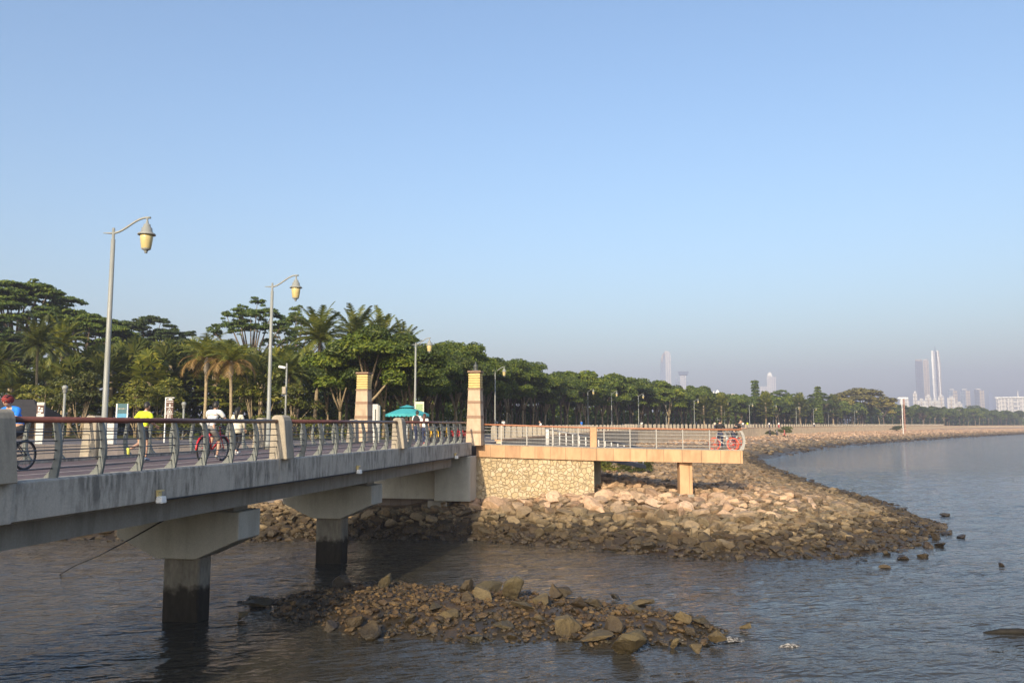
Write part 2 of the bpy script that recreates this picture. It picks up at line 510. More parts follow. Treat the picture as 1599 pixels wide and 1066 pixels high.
# ------------------------------------------------------------------ site geometry
BZ = R(11.42)                                   # the bridge runs this far to the right of straight ahead
BD = Vector((math.sin(BZ), math.cos(BZ), 0)); BR = Vector((math.cos(BZ), -math.sin(BZ), 0))
B0 = Vector((-11.53, 0, 0))
def B(s, t, z): return B0 + BD * s + BR * t + Vector((0, 0, z))
EDGE_Z, DECK_Z, BW = 4.70, 4.63, 6.45           # kerb top, paving, bridge width
LAND = 4.55
MB_BRIDGE = Matrix(((BR.x, BD.x, 0), (BR.y, BD.y, 0), (0, 0, 1)))   # columns: t, s, z

SHORE = [(-160, 45), (-60, 44), (-32, 42.5), (-12.6, 41.5), (-6.6, 42), (-2, 42), (1.6, 40), (4.7, 38.2), (7.6, 36.6), (10.1, 35.9), (13.5, 36.3), (16.9, 38.2), (20.6, 41.8), (23.4, 45.2), (24.4, 48.5), (24.9, 53), (26.5, 58.5), (27.3, 66), (28.2, 76), (31, 93),
         (34.6, 114), (38.5, 130), (46, 144), (57, 166), (82, 210), (123, 264), (193, 356), (285, 462), (420, 610), (640, 820), (900, 1000)]
EDGE = [(-2.6, 47.6), (-1.0, 53), (3.2, 75), (10, 105), (22, 148), (36, 178), (70, 240), (115, 310), (200, 430), (330, 600), (520, 800), (800, 1000)]
SP = np.array(SHORE, float)
def seg_dist(px, py, P):
    d = np.full(px.shape, 1e9)
    for (x0, y0), (x1, y1) in zip(P[:-1], P[1:]):
        ex, ey = x1 - x0, y1 - y0
        t = np.clip(((px - x0) * ex + (py - y0) * ey) / (ex * ex + ey * ey), 0, 1)
        d = np.minimum(d, np.hypot(px - x0 - t * ex, py - y0 - t * ey))
    return d
def inside(px, py, P):
    c = np.zeros(px.shape, bool)
    n = len(P)
    for i in range(n):
        x0, y0 = P[i]; x1, y1 = P[(i + 1) % n]
        if y0 == y1: continue
        k = ((y0 > py) != (y1 > py)) & (px < (x1 - x0) * (py - y0) / (y1 - y0) + x0)
        c ^= k
    return c
SHORE_POLY = np.array(SHORE + [(900, 4000), (-1600, 4000), (-1600, 45)], float)
LAND_POLY = np.array([(-1600, 47.6), (-9.6, 47.6)] + EDGE + [(800, 3900), (-1600, 3900)], float)
def vnoise(x, y, s, seed=0):
    """cheap smooth value noise"""
    x = np.asarray(x, float) / s; y = np.asarray(y, float) / s
    xi, yi = np.floor(x), np.floor(y); fx, fy = x - xi, y - yi
    fx = fx * fx * (3 - 2 * fx); fy = fy * fy * (3 - 2 * fy)
    def h(a, b):
        v = np.sin(a * 127.1 + b * 311.7 + seed * 74.7) * 43758.5453
        return v - np.floor(v)
    return (h(xi, yi) * (1 - fx) + h(xi + 1, yi) * fx) * (1 - fy) + (h(xi, yi + 1) * (1 - fx) + h(xi + 1, yi + 1) * fx) * fy - 0.5
def shore_h(px, py):
    px = np.asarray(px, float); py = np.asarray(py, float)
    d = seg_dist(px, py, SP)
    ins = inside(px, py, SHORE_POLY)
    wob = vnoise(px, py, 3.0, 1) * 0.8 + vnoise(px, py, 1.1, 2) * 0.3
    d = np.where(ins, d, -d) + wob
    h = np.interp(d, [-8, -1.5, 0, 1.5, 4, 8, 13, 25, 60], [-2.0, -0.45, -0.02, 0.30, 0.85, 1.5, 1.75, 2.15, 3.0])
    h = h + 0.5 * np.clip((py - 42.3) / 3.0, 0, 1) * np.clip((9.5 - px) / 5.0, 0, 1) * np.clip((px + 6) / 3, 0, 1) * (py < 60)
    return h + vnoise(px, py, 5.0, 3) * 0.25 * np.clip(d / 5, 0, 1) + vnoise(px, py, 1.3, 4) * 0.16 * np.clip(d / 4 + 0.3, 0, 1)
def shore_z(x, y): return float(shore_h(np.array([x]), np.array([y]))[0])

def grid_mesh(name, xs, ys, hf, keep=None):
    X, Y = np.meshgrid(xs, ys)
    Z = hf(X, Y)
    v = np.stack([X.ravel(), Y.ravel(), Z.ravel()], 1)
    nx, ny = len(xs), len(ys)
    i = np.arange(nx * ny).reshape(ny, nx)
    f = np.stack([i[:-1, :-1], i[:-1, 1:], i[1:, 1:], i[1:, :-1]], -1).reshape(-1, 4)
    if keep is not None:
        zz = Z.ravel()[f].max(1)
        f = f[keep(v[f].mean(1), zz)]
        used = np.unique(f); re = np.zeros(len(v), int); re[used] = np.arange(len(used))
        v, f = v[used], re[f]
    return np_mesh(name, v, f, True)

# the bay bed and the water over it
MB().add([(-1600, -250, -2.2), (3400, -250, -2.2), (3400, 4100, -2.2), (-1600, 4100, -2.2)], [(0, 1, 2, 3)]).build('seabed', M['shore'])['kind'] = 'structure'
# water: a finely rippled patch near the viewer that runs into one large flat sheet
def wave_h(x, y):
    a = R(-14); u = x * math.cos(a) - y * math.sin(a); v = x * math.sin(a) + y * math.cos(a)
    fade = np.clip((95 - np.hypot(x - 4, y - 30)) / 60, 0, 1)
    return fade * (vnoise(u, v * 2.2, 3.2, 8) * 0.07 + vnoise(u, v * 2.0, 1.25, 9) * 0.06 - np.abs(vnoise(u, v * 1.8, 0.7, 10)) * 0.06)
struct('water', grid_mesh('water', np.arange(-44, 70.1, 0.19), np.arange(14, 112, 0.19), wave_h), M['water'])
x0, x1, y0, y1 = -44.0, float(np.arange(-44, 70.1, 0.19)[-1]), 14.0, float(np.arange(14, 112, 0.19)[-1])
MB().add([(-1600, -250, 0), (3400, -250, 0), (3400, y0, 0), (-1600, y0, 0)], [(0, 1, 2, 3)]) \
    .add([(-1600, y1, 0), (3400, y1, 0), (3400, 4100, 0), (-1600, 4100, 0)], [(0, 1, 2, 3)]) \
    .add([(-1600, y0, 0), (x0, y0, 0), (x0, y1, 0), (-1600, y1, 0)], [(0, 1, 2, 3)]) \
    .add([(x1, y0, 0), (3400, y0, 0), (3400, y1, 0), (x1, y1, 0)], [(0, 1, 2, 3)]).build('water', M['water'])['kind'] = 'structure'

# rubble shore: near in half-metre steps, far in coarser ones
struct('shore', grid_mesh('shore', np.arange(-70, 60, 0.5), np.arange(30, 160.1, 0.5), shore_h, lambda c, z: z > -1.2), M['shore_brown'])
struct('shore', grid_mesh('shore', np.arange(20, 900, 3.0), np.arange(160, 1000, 3.0), shore_h, lambda c, z: (z > -1.2) & ~inside(c[:, 0] + 12, c[:, 1] - 12, LAND_POLY)), M['shore'])

def poly_slab(name, pts, z0, z1, mat):
    mb = MB(); n = len(pts)
    mb.add([(x, y, z1) for x, y in pts], [list(range(n))])
    if z0 is not None:
        for i in range(n):
            a, b = pts[i], pts[(i + 1) % n]
            mb.add([(a[0], a[1], z0), (b[0], b[1], z0), (b[0], b[1], z1), (a[0], a[1], z1)], [(0, 1, 2, 3)])
    me = mb.mesh(name)
    bm = bmesh.new(); bm.from_mesh(me)
    bmesh.ops.triangulate(bm, faces=[f for f in bm.faces if len(f.verts) > 4])
    bm.to_mesh(me); bm.free()
    return struct(name, me, mat)
poly_slab('promenade', [tuple(p) for p in LAND_POLY], 0.4, LAND, M['path'])
LAMPLINE = [(-12, 56), (-7, 62), (-2, 90), (14, 148), (26, 171), (60, 241), (107, 310), (190, 430), (318, 600), (505, 800)]
poly_slab('lawn', [(-1500, 70), (-60, 70), (-24, 66), (-15, 62)] + [(x - 1.5, y + 0.8) for x, y in LAMPLINE[1:]] + [(700, 1500), (700, 3800), (-1500, 3800)], None, LAND + 0.03, M['lawn'])

# retaining wall along the promenade
def wall_strip(pts, z0, z1, th, off):
    mb = MB()
    P = [Vector((x, y, 0)) for x, y in pts]
    out = []
    for i, p in enumerate(P):
        d = (P[min(i + 1, len(P) - 1)] - P[max(i - 1, 0)]).normalized()
        r = Vector((d.y, -d.x, 0))
        out.append((p + r * off, p + r * (off + th)))
    n = len(out); vs = []
    for a, b in out:
        vs += [(a.x, a.y, z0), (b.x, b.y, z0), (b.x, b.y, z1), (a.x, a.y, z1)]
    fs = [(0, 1, 2, 3), tuple(4 * (n - 1) + k for k in (3, 2, 1, 0))]
    for i in range(n - 1):
        for k in range(4):
            j = (k + 1) % 4
            fs.append((4 * i + k, 4 * i + j, 4 * i + 4 + j, 4 * i + 4 + k))
    return mb.add(vs, fs)
def subdiv(pts, step):
    out = []
    for (a, b), (c, d) in zip(pts[:-1], pts[1:]):
        n = max(1, int(math.hypot(c - a, d - b) / step))
        out += [(a + (c - a) * i / n, b + (d - b) * i / n) for i in range(n)]
    return out + [pts[-1]]
def smooth(pts, it=2):
    for _ in range(it):
        q = [pts[0]]
        for a, b in zip(pts[:-1], pts[1:]):
            q += [(a[0] * .75 + b[0] * .25, a[1] * .75 + b[1] * .25), (a[0] * .25 + b[0] * .75, a[1] * .25 + b[1] * .75)]
        pts = q + [pts[-1]]
    return pts
rw = thing('retaining_wall', 'long low beige wall under the promenade edge facing the rocky beach', 'wall')
wall_strip(EDGE[1:], 0.5, LAND + 0.06, 0.35, 0.004).build('wall_face', M['seawall'], rw)
wall_strip(EDGE[1:], LAND + 0.06, LAND + 0.16, 0.5, -0.1).build('coping', M['clad'], rw)

# ------------------------------------------------------------------ the bridge
S_END, S_START = 46.4, 2.0
COLS = (14.4, 24.8, 35.2)
bridge = thing('footbridge', 'grey concrete footbridge over brown water with stained edge beam and hammerhead piers', 'bridge')
def bbox(mb, s0, s1, t0, t1, z0, z1):
    c = B((s0 + s1) / 2, (t0 + t1) / 2, (z0 + z1) / 2)
    return mb.box(c, (t1 - t0, s1 - s0, z1 - z0), m=MB_BRIDGE)
bbox(MB(), S_START, S_END + 1.2, -BW + 0.42, -0.42, 4.2, DECK_Z).build('deck', M['paving'], bridge)
for t0, t1 in ((-0.42, 0.0), (-BW, -BW + 0.42)):
    mb = MB()
    sgn = 1 if t1 == 0 else -1
    to, ti = (0, -0.42) if sgn > 0 else (-BW, -BW + 0.42)
    prof = [(ti, 3.97), (to - sgn * 0.10, 3.97), (to - sgn * 0.0, 4.02), (to, EDGE_Z - 0.03), (to - sgn * 0.03, EDGE_Z), (ti, EDGE_Z)]
    s = S_START; 
    mb.extrude([B(s, t, z) for t, z in prof], BD * (46.98 - S_START))
    mb.build('edge_beam', M['fascia'], bridge)
bbox(MB(), S_START, S_END - 0.9, -BW + 0.75, -0.75, 3.42, 4.0).build('girder', M['girder'], bridge)
mb = MB()
for t in (-2.25, -4.2): bbox(mb, S_START, S_END, t - 0.05, t + 0.05, DECK_Z + 0.002, DECK_Z + 0.005)
mb.build('lane_line', plain('faded_line', (0.42, 0.36, 0.33), 0.8, 0, 0.2, 3), bridge)
for s in COLS:
    pr = obj('pier', bpy.data.meshes.new('pier'), M['cap'], bridge)
    mb = MB()
    for ds in (0,):
        prof = [(-1.05, 3.2), (-1.05, 2.42), (-2.38, 1.84), (-3.62, 1.84), (-4.95, 2.42), (-4.95, 3.2)]
        mb.extrude([B(s - 0.62, t, z) for t, z in prof], BD * 1.24)
    cap_me = mb.mesh('pier', bevel=0.02)
    pr.data = cap_me; cap_me.materials.append(M['cap'])
    mb = MB(); bbox(mb, s - 0.33, s + 0.33, -3.58, -2.42, -2.2, 1.86)
    mb.build('column', M['column'], pr, bevel=0.05)
    mb = MB()
    for t in (-1.7, -3.0, -4.3): bbox(mb, s - 0.4, s + 0.4, t - 0.35, t + 0.35, 3.2, 3.42)
    mb.build('bearing_block', M['girder'], pr)
# the end of the bridge on the bank
ab = thing('bridge_abutment', 'grey concrete abutment block holding the end of the footbridge over dark rocks', 'abutment')
mb = MB(); bbox(mb, 46.6, 47.5, -BW, -1.9, 1.6, 4.0); mb.build('back_wall', M['cap'], ab)
mb = MB(); bbox(mb, 46.0, 47.45, -1.85, 0.16, 1.55, 3.96); mb.build('wing_block', M['cap'], ab, bevel=0.03)
mb = MB(); bbox(mb, 46.3, 47.2, -2.3, -1.2, 0.4, 1.55); mb.build('footing', M['girder'], ab)

# small floodlights and the conduit on the edge beam
for s, z in ((18.8, 4.05), (30.3, 4.02), (43.4, 4.02)):
    fl = thing('floodlight', {18.8: 'small white floodlight box on the stained edge beam, nearest the viewer along the footbridge',
        30.3: 'small white floodlight on the edge beam about halfway along the footbridge',
        43.4: 'small white floodlight on the edge beam close to the footbridge abutment'}[s], 'light', B(s, 0.02, z), -BZ, 'floodlights on the bridge edge beam')
    MB().box((0.09, 0, 0.0), (0.16, 0.2, 0.15), taper=0.85).build('lamp_housing', M['white'], fl, bevel=0.015)
    MB().box((0.03, 0, 0.13), (0.06, 0.12, 0.12)).box((0.06, 0, 0.2), (0.1, 0.16, 0.03)).build('bracket', M['lamp_glass'], fl)
tag(MB().tube([B(18.9, 0.03, 4.03), B(24, 0.03, 4.0), B(30.3, 0.03, 4.0), B(38, 0.03, 3.99), B(45.8, 0.03, 3.99)], 0.022, 6).build('conduit', M['cable']),
    'thin black cable conduit running along the foot of the stained edge beam', 'conduit')
pa, pb = B(20.6, -0.8, 3.5), Vector((-18.0, 33.3, 0.0))
tag(MB().tube([pa, pa.lerp(pb, .25) - Vector((0, 0, .12)), pa.lerp(pb, .5) - Vector((0, 0, .2)), pa.lerp(pb, .75) - Vector((0, 0, .18)), pb - Vector((0, 0, .3))], 0.02, 6).build('mooring_rope', M['cable'], smooth=True),
    'dark rope slanting down from under the footbridge into the water', 'rope')

# concrete posts and railings on the bridge
def conc_post(s, side, label, h=1.26):
    sg = 1 if side > 0 else -1
    th = 0.50
    root = thing('concrete_post', label, 'post', B(s, 0 if sg > 0 else -BW, EDGE_Z), -BZ, 'concrete posts of the bridge railing')
    prof = [(-0.38, -0.01), (-0.34, h - 0.14), (-0.31, h - 0.05), (-0.22, h), (-0.04, h), (0.03, h - 0.05), (0.07, h - 0.16), (0.10, h * 0.66), (0.14, h * 0.35), (0.19, -0.01)]
    MB().extrude([(sg * t, -th / 2, z) for t, z in prof], (0, th, 0)).build('post_body', M['postc'], root, bevel=0.02)
    MB().extrude([(sg * t, -th / 2 - 0.08, z) for t, z in [(-0.44, -0.006), (-0.44, 0.006), (0.012, 0.006), (0.012, -0.7), (0.004, -0.7), (0.004, -0.006)]], (0, th + 0.16, 0)).build('foot_plate', M['fascia'], root)
    return root
names = {14.4: 'large grey concrete railing post beside the helmeted cyclist', 24.8: 'concrete railing post on the water side beside the woman in cream', 35.2: 'concrete railing post on the water side beneath the teal parasol'}
for s in COLS: conc_post(s, 1, names[s])
for s, l in ((14.4, 'concrete post on the land side of the footbridge, mostly hidden by the cyclist'), (24.8, 'pale concrete post at the foot of the tall near street lamp'), (35.2, 'pale concrete post at the foot of the second street lamp on the footbridge'), (45.4, 'concrete post at the land-side end of the footbridge railing')):
    conc_post(s, -1, l)

BAL = [(-0.16, 0.0), (-0.10, 0.12), (-0.03, 0.3), (0.0, 0.5), (-0.01, 0.72), (-0.06, 0.92), (-0.11, 1.02)]
BAR_H = (0.18, 0.35, 0.52, 0.69, 0.86)
def bal_t(z): return float(np.interp(z, [p[1] for p in BAL], [p[0] for p in BAL]))
def baluster_mesh(sg):
    mb = MB()
    out = [(0.02, 0.0), (0.055, 0.2), (0.085, 0.42), (0.08, 0.62), (0.05, 0.82), (0.0, 1.0), (-0.03, 1.05)]
    inn = [(-0.12, 1.05), (-0.085, 0.9), (-0.05, 0.72), (-0.04, 0.5), (-0.055, 0.32), (-0.12, 0.14), (-0.26, 0.0)]
    mb.extrude([(sg * (t - 0.12), -0.03, z) for t, z in out + inn], (0, 0.06, 0))
    return mb.mesh('baluster')
bal_me = {1: baluster_mesh(1), -1: baluster_mesh(-1)}
for m in bal_me.values(): m.materials.append(M['paint'])
def rail_span(s0, s1, side, label, n):
    sg = 1 if side > 0 else -1
    L = s1 - s0
    root = thing('bridge_railing', label, 'railing', B(s0, 0 if sg > 0 else -BW, EDGE_Z), -BZ, 'railing spans of the footbridge')
    obj('handrail', MB().tube([(-sg * 0.16, 0, 1.08), (-sg * 0.16, L, 1.08)], 0.058, 10).mesh('handrail', True), M['handrail'], root)
    for h in BAR_H:
        obj('rail_bar', MB().tube([(sg * (bal_t(h) - 0.12 + 0.0), 0, h), (sg * (bal_t(h) - 0.12), L, h)], 0.014, 6).mesh('rail_bar'), M['bar'], root)
    for i in range(1, n):
        o = obj('baluster', bal_me[sg], None, root); o.location = (0, L * i / n, 0)
    return root
h = 0.25
rail_span(3.2, 14.4 - h, 1, 'railing span with red-brown handrail, before the large post at the picture edge', 8)
rail_span(14.4 + h, 24.8 - h, 1, 'railing span with red-brown handrail in front of the runner in yellow', 8)
rail_span(24.8 + h, 35.2 - h, 1, 'railing span on the water side between the woman in cream and the teal parasol', 8)
rail_span(35.2 + h, 46.3, 1, 'railing span ending at the stone pillar, in front of the couple with backpack', 9)
rail_span(14.4 + h, 24.8 - h, -1, 'land-side railing span behind the runner in yellow', 8)
rail_span(24.8 + h, 35.2 - h, -1, 'land-side railing span between the two street lamps of the footbridge', 8)
rail_span(35.2 + h, 45.4 - h, -1, 'land-side railing span beside the stone pillar left of the parasol', 8)

# stone gate pillars
def pillar(loc, label, finial):
    root = thing('stone_pillar', label, 'pillar', loc, -BZ, 'stone gate pillars at the end of the footbridge')
    zs = [(0.0, 0.62, 1.02, 'pillar'), (1.02, 0.555, 0.13, 'band'), (1.15, 0.55, 0.72, 'pillar'), (1.87, 0.51, 0.13, 'band'), (2.0, 0.505, 0.36, 'pillar')]
    H = 4.15
    def half(z): return 0.44 - 0.105 * min(z, 3.1) / 3.1
    segs = [(0, 0.66, 'shaft', 'pillar', 0), (0.66, 0.80, 'band', 'band', .012), (0.80, 1.50, 'shaft', 'pillar', 0), (1.50, 1.66, 'band', 'band', .012), (1.66, 2.32, 'shaft', 'pillar', 0), (2.32, 2.47, 'band', 'band', .012), (2.47, 3.10, 'shaft', 'pillar', 0)]
    for z0, z1, nm, mt, e in segs:
        a, b = half(z0) + e, half(z1) + e
        vs = [(x * a, y * a, z0) for x, y in ((-1, -1), (1, -1), (1, 1), (-1, 1))] + [(x * b, y * b, z1) for x, y in ((-1, -1), (1, -1), (1, 1), (-1, 1))]
        MB().add(vs, [(3, 2, 1, 0), (4, 5, 6, 7), (0, 1, 5, 4), (1, 2, 6, 5), (2, 3, 7, 6), (3, 0, 4, 7)]).build(nm, M[mt], root)
    MB().box((0, 0, 3.14), (0.74, 0.74, 0.08)).build('collar', M['band'], root)
    core = MB().box((0, 0, 3.63), (0.55, 0.55, 0.9)).build('lantern', M['band'], root)
    mb = MB()
    for i in range(6):
        z = 3.255 + i * 0.138
        mb.box((0, 0, z), (0.645, 0.645, 0.108), taper=1.04)
    mb.build('slats', M['slat'], core)
    MB().box((0, 0, 4.115), (0.76, 0.76, 0.09)).build('cap', M['band'], root)
    if finial:
        MB().lathe([(0.16, 0), (0.16, 0.05), (0.09, 0.1), (0.13, 0.2), (0.14, 0.3), (0.05, 0.4), (0.03, 0.52), (0.0, 0.56)], 10, (0, 0, 4.16)).build('finial', M['dark'], root, True)
    return root
pillar(B(47.6, 0.05, 4.52), 'tapering banded stone pillar with dark finial beside the viewing deck railing', True)
pillar(B(47.6, -BW - 0.15, 4.52), 'tapering banded stone pillar without finial, beside the white column sign', False)

# ------------------------------------------------------------------ viewing deck on the headland
deck = thing('viewing_deck', 'tan clad viewing deck on a stone wall and one square support above the rocks', 'deck')
FRONT = [(-2.0, 46.85, 4.56), (1.2, 46.72, 4.46), (4.56, 46.5, 4.36), (8.6, 46.0, 4.30), (12.5, 45.2, 4.26)]
BACK = [(-2.0, 51.5, 4.56), (1.2, 51.6, 4.46), (4.7, 51.7, 4.36), (8.9, 51.3, 4.30), (12.7, 50.3, 4.26)]
mb = MB(); n = len(FRONT); vs = []
for (x, y, z), (a, b, c) in zip(FRONT, BACK): vs += [(x, y + 0.3, z - 0.02), (a, b, c - 0.02), (x, y + 0.3, z - 0.55), (a, b, c - 0.55)]
fs = []
for i in range(n - 1):
    k = 4 * i
    fs += [(k, k + 4, k + 5, k + 1), (k + 2, k + 3, k + 7, k + 6), (k + 1, k + 5, k + 7, k + 3), (k, k + 2, k + 6, k + 4)]
fs += [(0, 1, 3, 2), (4 * n - 4, 4 * n - 2, 4 * n - 1, 4 * n - 3)]
mb.add(vs, fs).build('deck_slab', M['deckgrey'], deck)
def ribbon(line, th, z0, z1):
    """upright band following line (x,y,z), its outer face on the line, th thick to the inside, z offsets z0..z1"""
    mb = MB(); P = [Vector(p) for p in line]; vs = []
    for i, p in enumerate(P):
        d = (P[min(i + 1, len(P) - 1)] - P[max(i - 1, 0)]); d.z = 0; d.normalize()
        q = p + Vector((-d.y, d.x, 0)) * th
        vs += [(p.x, p.y, p.z + z0), (p.x, p.y, p.z + z1), (q.x, q.y, p.z + z1), (q.x, q.y, p.z + z0)]
    n = len(P); fs = [(0, 1, 2, 3), tuple(4 * (n - 1) + k for k in (3, 2, 1, 0))]
    for i in range(n - 1):
        for k in range(4):
            j = (k + 1) % 4; fs.append((4 * i + k, 4 * i + 4 + k, 4 * i + 4 + j, 4 * i + j))
    return mb.add(vs, fs)
ribbon(FRONT, 0.3, -0.68, 0.0).build('front_fascia', M['clad'], deck)
ribbon([(12.5, 45.2, 4.26), (12.72, 47.5, 4.26), (12.7, 50.3, 4.26)], 0.3, -0.68, 0.0).build('end_fascia', M['clad'], deck)
ribbon([(x, y - 0.02, z) for x, y, z in FRONT], 0.34, 0.002, 0.05).build('kerb_strip', M['postc'], deck)
mb = MB(); vs = []
w = [(-2.05, 47.0), (1.2, 46.87), (4.58, 46.66)]
for x, y in w: vs += [(x, y, 0.8), (x, y, 3.9), (x, y + 1.0, 3.9), (x, y + 1.0, 0.8)]
fs = [(0, 1, 2, 3), (11, 10, 9, 8)] + [(4 * i + k, 4 * i + 4 + k, 4 * i + 4 + (k + 1) % 4, 4 * i + (k + 1) % 4) for i in range(2) for k in range(4)]
mb.add(vs, fs).build('stone_wall', M['crazy'], deck)
MB().box((1.6, 50.2, 2.4), (7.3, 1.6, 2.96)).build('core_wall', M['girder'], deck)
sp = MB().box((9.62, 46.55, 2.85), (0.70, 0.70, 2.0)).build('support', M['clad'], deck)
MB().box((9.62, 46.55, 1.5), (0.84, 0.84, 0.72)).build('support_foot', M['postc'], sp)
# railing of the viewing deck
vr = thing('deck_railing', 'steel railing with orange-brown handrail along the front of the viewing deck', 'railing')
def along(line, d):
    P = [Vector(p) for p in line]
    for a, b in zip(P[:-1], P[1:]):
        L = (b - a).length
        if d <= L: return a.lerp(b, d / L)
        d -= L
    return P[-1]
LN = sum((Vector(b) - Vector(a)).length for a, b in zip(FRONT[:-1], FRONT[1:]))
RL = [(x, y + 0.12, z + 0.05) for x, y, z in FRONT]
post_d = [0.1] + [1.4 + 1.44 * i for i in range(9)]
MB().tube([Vector(p) + Vector((0, 0, 1.08)) for p in RL], 0.05, 8).build('handrail', M['handrail_tan'], vr, True)
for h in (0.16, 0.36, 0.56, 0.76, 0.93):
    MB().tube([Vector(p) + Vector((0, 0, h)) for p in RL], 0.016, 6).build('rail_bar', M['steel'], vr)
for d in post_d:
    p = along(RL, d)
    MB().box(p + Vector((0, 0, 0.53)), (0.055, 0.07, 1.06)).build('baluster', M['steel'], vr)
er = thing('deck_end_railing', 'railing of curved pale steel posts at the seaward end of the viewing deck', 'railing', (12.55, 45.3, 4.3))
for i in range(5):
    mb = MB()
    out = [(0.02, 0.0), (0.10, 0.25), (0.13, 0.5), (0.10, 0.75), (0.0, 1.0), (-0.1, 1.05)]
    inn = [(-0.2, 1.05), (-0.1, 0.9), (-0.03, 0.7), (-0.0, 0.5), (-0.04, 0.3), (-0.22, 0.0)]
    mb.extrude([(t + 0.02, i * 1.2, z) for t, z in out + inn], (0, 0.07, 0))
    mb.build('baluster', M['steel'], er)
for h, t in ((0.18, 0.05), (0.38, 0.1), (0.58, 0.12), (0.78, 0.08)):
    MB().tube([(t - 0.05, 0, h), (t - 0.05, 4.9, h)], 0.016, 6).build('rail_bar', M['steel'], er)
MB().tube([(-0.12, 0, 1.1), (-0.12, 4.9, 1.1)], 0.05, 8).build('handrail', M['handrail_tan'], er, True)
dp = thing('deck_post', 'square tan stone post in the railing above the end of the stone wall', 'post', (4.56, 46.68, 4.41))
MB().box((0, 0, 0.56), (0.38, 0.34, 1.16)).build('post_body', M['clad'], dp, bevel=0.02)
MB().box((0, 0, 1.155), (0.42, 0.38, 0.05)).build('post_cap', M['postc'], dp)
# ramp going down to the rocks behind the deck, with its white railing
rp = thing('beach_ramp', 'grey ramp sloping from the back of the viewing deck down to the rocks', 'ramp')
MB().add([(2.3, 51.75, 4.36), (8.6, 53.6, 3.1), (8.6, 55.4, 3.1), (2.3, 53.6, 4.36), (2.3, 51.75, 4.1), (8.6, 53.6, 2.84), (8.6, 55.4, 2.84), (2.3, 53.6, 4.1)],
         [(0, 1, 2, 3), (0, 4, 5, 1), (1, 5, 6, 2), (2, 6, 7, 3), (3, 7, 4, 0), (4, 7, 6, 5)]).build('slab', M['deckgrey'], rp)
rr_ = thing('ramp_railing', 'descending railing of curved white posts beside the ramp behind the viewing deck', 'railing')
for i in range(16):
    f = i / 15.0
    p = Vector((2.1, 51.9, 4.36)).lerp(Vector((8.4, 53.7, 3.1)), f)
    mb = MB()
    prof = [(-0.06, 0), (0.05, 0), (0.12, 0.5), (0.0, 1.02), (-0.12, 1.02), (0.03, 0.5)]
    mb.extrude([p + Vector((0, -t, z)) for t, z in prof], (0.07 if i else 0.2, 0, 0))
    mb.build('baluster', M['sign_white'], rr_)
for h in (0.2, 0.4, 0.6, 0.8):
    MB().tube([(2.1, 51.83, 4.36 + h), (8.4, 53.63, 3.1 + h)], 0.016, 6).build('rail_bar', M['steel'], rr_)
MB().tube([(2.1, 51.95, 4.36 + 1.06), (8.4, 53.75, 3.1 + 1.06)], 0.06, 8).build('handrail', M['bar'], rr_, True)

# ------------------------------------------------------------------ picture-to-plan helpers (used to read positions off the photograph)
FPX = 1291.0
def ray(px, py):
    u, v = px - 799.5, 533 - py
    return Vector((u, FPX * math.cos(TILT) - v * math.sin(TILT), FPX * math.sin(TILT) + v * math.cos(TILT)))
def at(px, py, Y):
    r = ray(px, py); return EYE + r * (Y / r.y)
def on_z(px, py, z):
    r = ray(px, py); return EYE + r * ((z - EYE.z) / r.z)

# ------------------------------------------------------------------ rocks
def ico(sub):
    bm = bmesh.new(); bmesh.ops.create_icosphere(bm, subdivisions=sub, radius=1.0)
    v = np.array([p.co[:] for p in bm.verts]); f = np.array([[q.index for q in p.verts] for p in bm.faces]); bm.free()
    return v, f
def rock_shape(sub, rs, cuts=13, lo=0.45, hi=0.85):
    v, f = ico(sub); v = v.copy()
    for _ in range(cuts):
        n = rs.normal(size=3); n /= np.linalg.norm(n)
        d = rs.uniform(lo, hi)
        k = v @ n - d
        v -= np.where(k > 0, k, 0)[:, None] * n
    v *= np.array([1.0, rs.uniform(0.65, 0.95), rs.uniform(0.55, 0.8)])
    v += rs.normal(size=v.shape) * (0.012 if sub > 2 else 0.0)
    return v, f
rock_me = []
for k in range(16):
    v, f = rock_shape(3, nr, 10, 0.32, 0.72)
    me = np_mesh('boulder', v, f); me.materials.append(M['rock']); rock_me.append(me)
pale_me = []
for m_ in rock_me[:10]:
    c_ = m_.copy(); c_.materials.clear(); c_.materials.append(M['rock_pale']); pale_me.append(c_)
islet_me = []
for k in range(8):
    v, f = rock_shape(3, nr, 9, 0.3, 0.7)
    me = np_mesh('boulder', v, f); me.materials.append(M['rock_olive']); islet_me.append(me)

def rock_field(name, P, rad, mat, sub=1, flat=0.75):
    """one mesh of many stones"""
    shapes = [rock_shape(sub, nr, 8, 0.38, 0.8) for _ in range(24)]
    vs, fs, n = [], [], 0
    which = nr.randint(0, 24, len(P)); ang = nr.uniform(0, 6.283, len(P)); tl = nr.uniform(-0.5, 0.5, (len(P), 2))
    for k in range(len(P)):
        v, f = shapes[which[k]]
        ca, sa = math.cos(ang[k]), math.sin(ang[k])
        x, y, z = v[:, 0] * ca - v[:, 1] * sa, v[:, 0] * sa + v[:, 1] * ca, v[:, 2]
        z = z * flat + x * tl[k, 0] * 0.5 + y * tl[k, 1] * 0.5
        vs.append(np.stack([x, y, z], 1) * rad[k] + P[k]); fs.append(f + n); n += len(v)
    me = np_mesh(name, np.concatenate(vs), np.concatenate(fs))
    me.materials.append(mat)
    return tag(obj(name, me), kind='stuff')

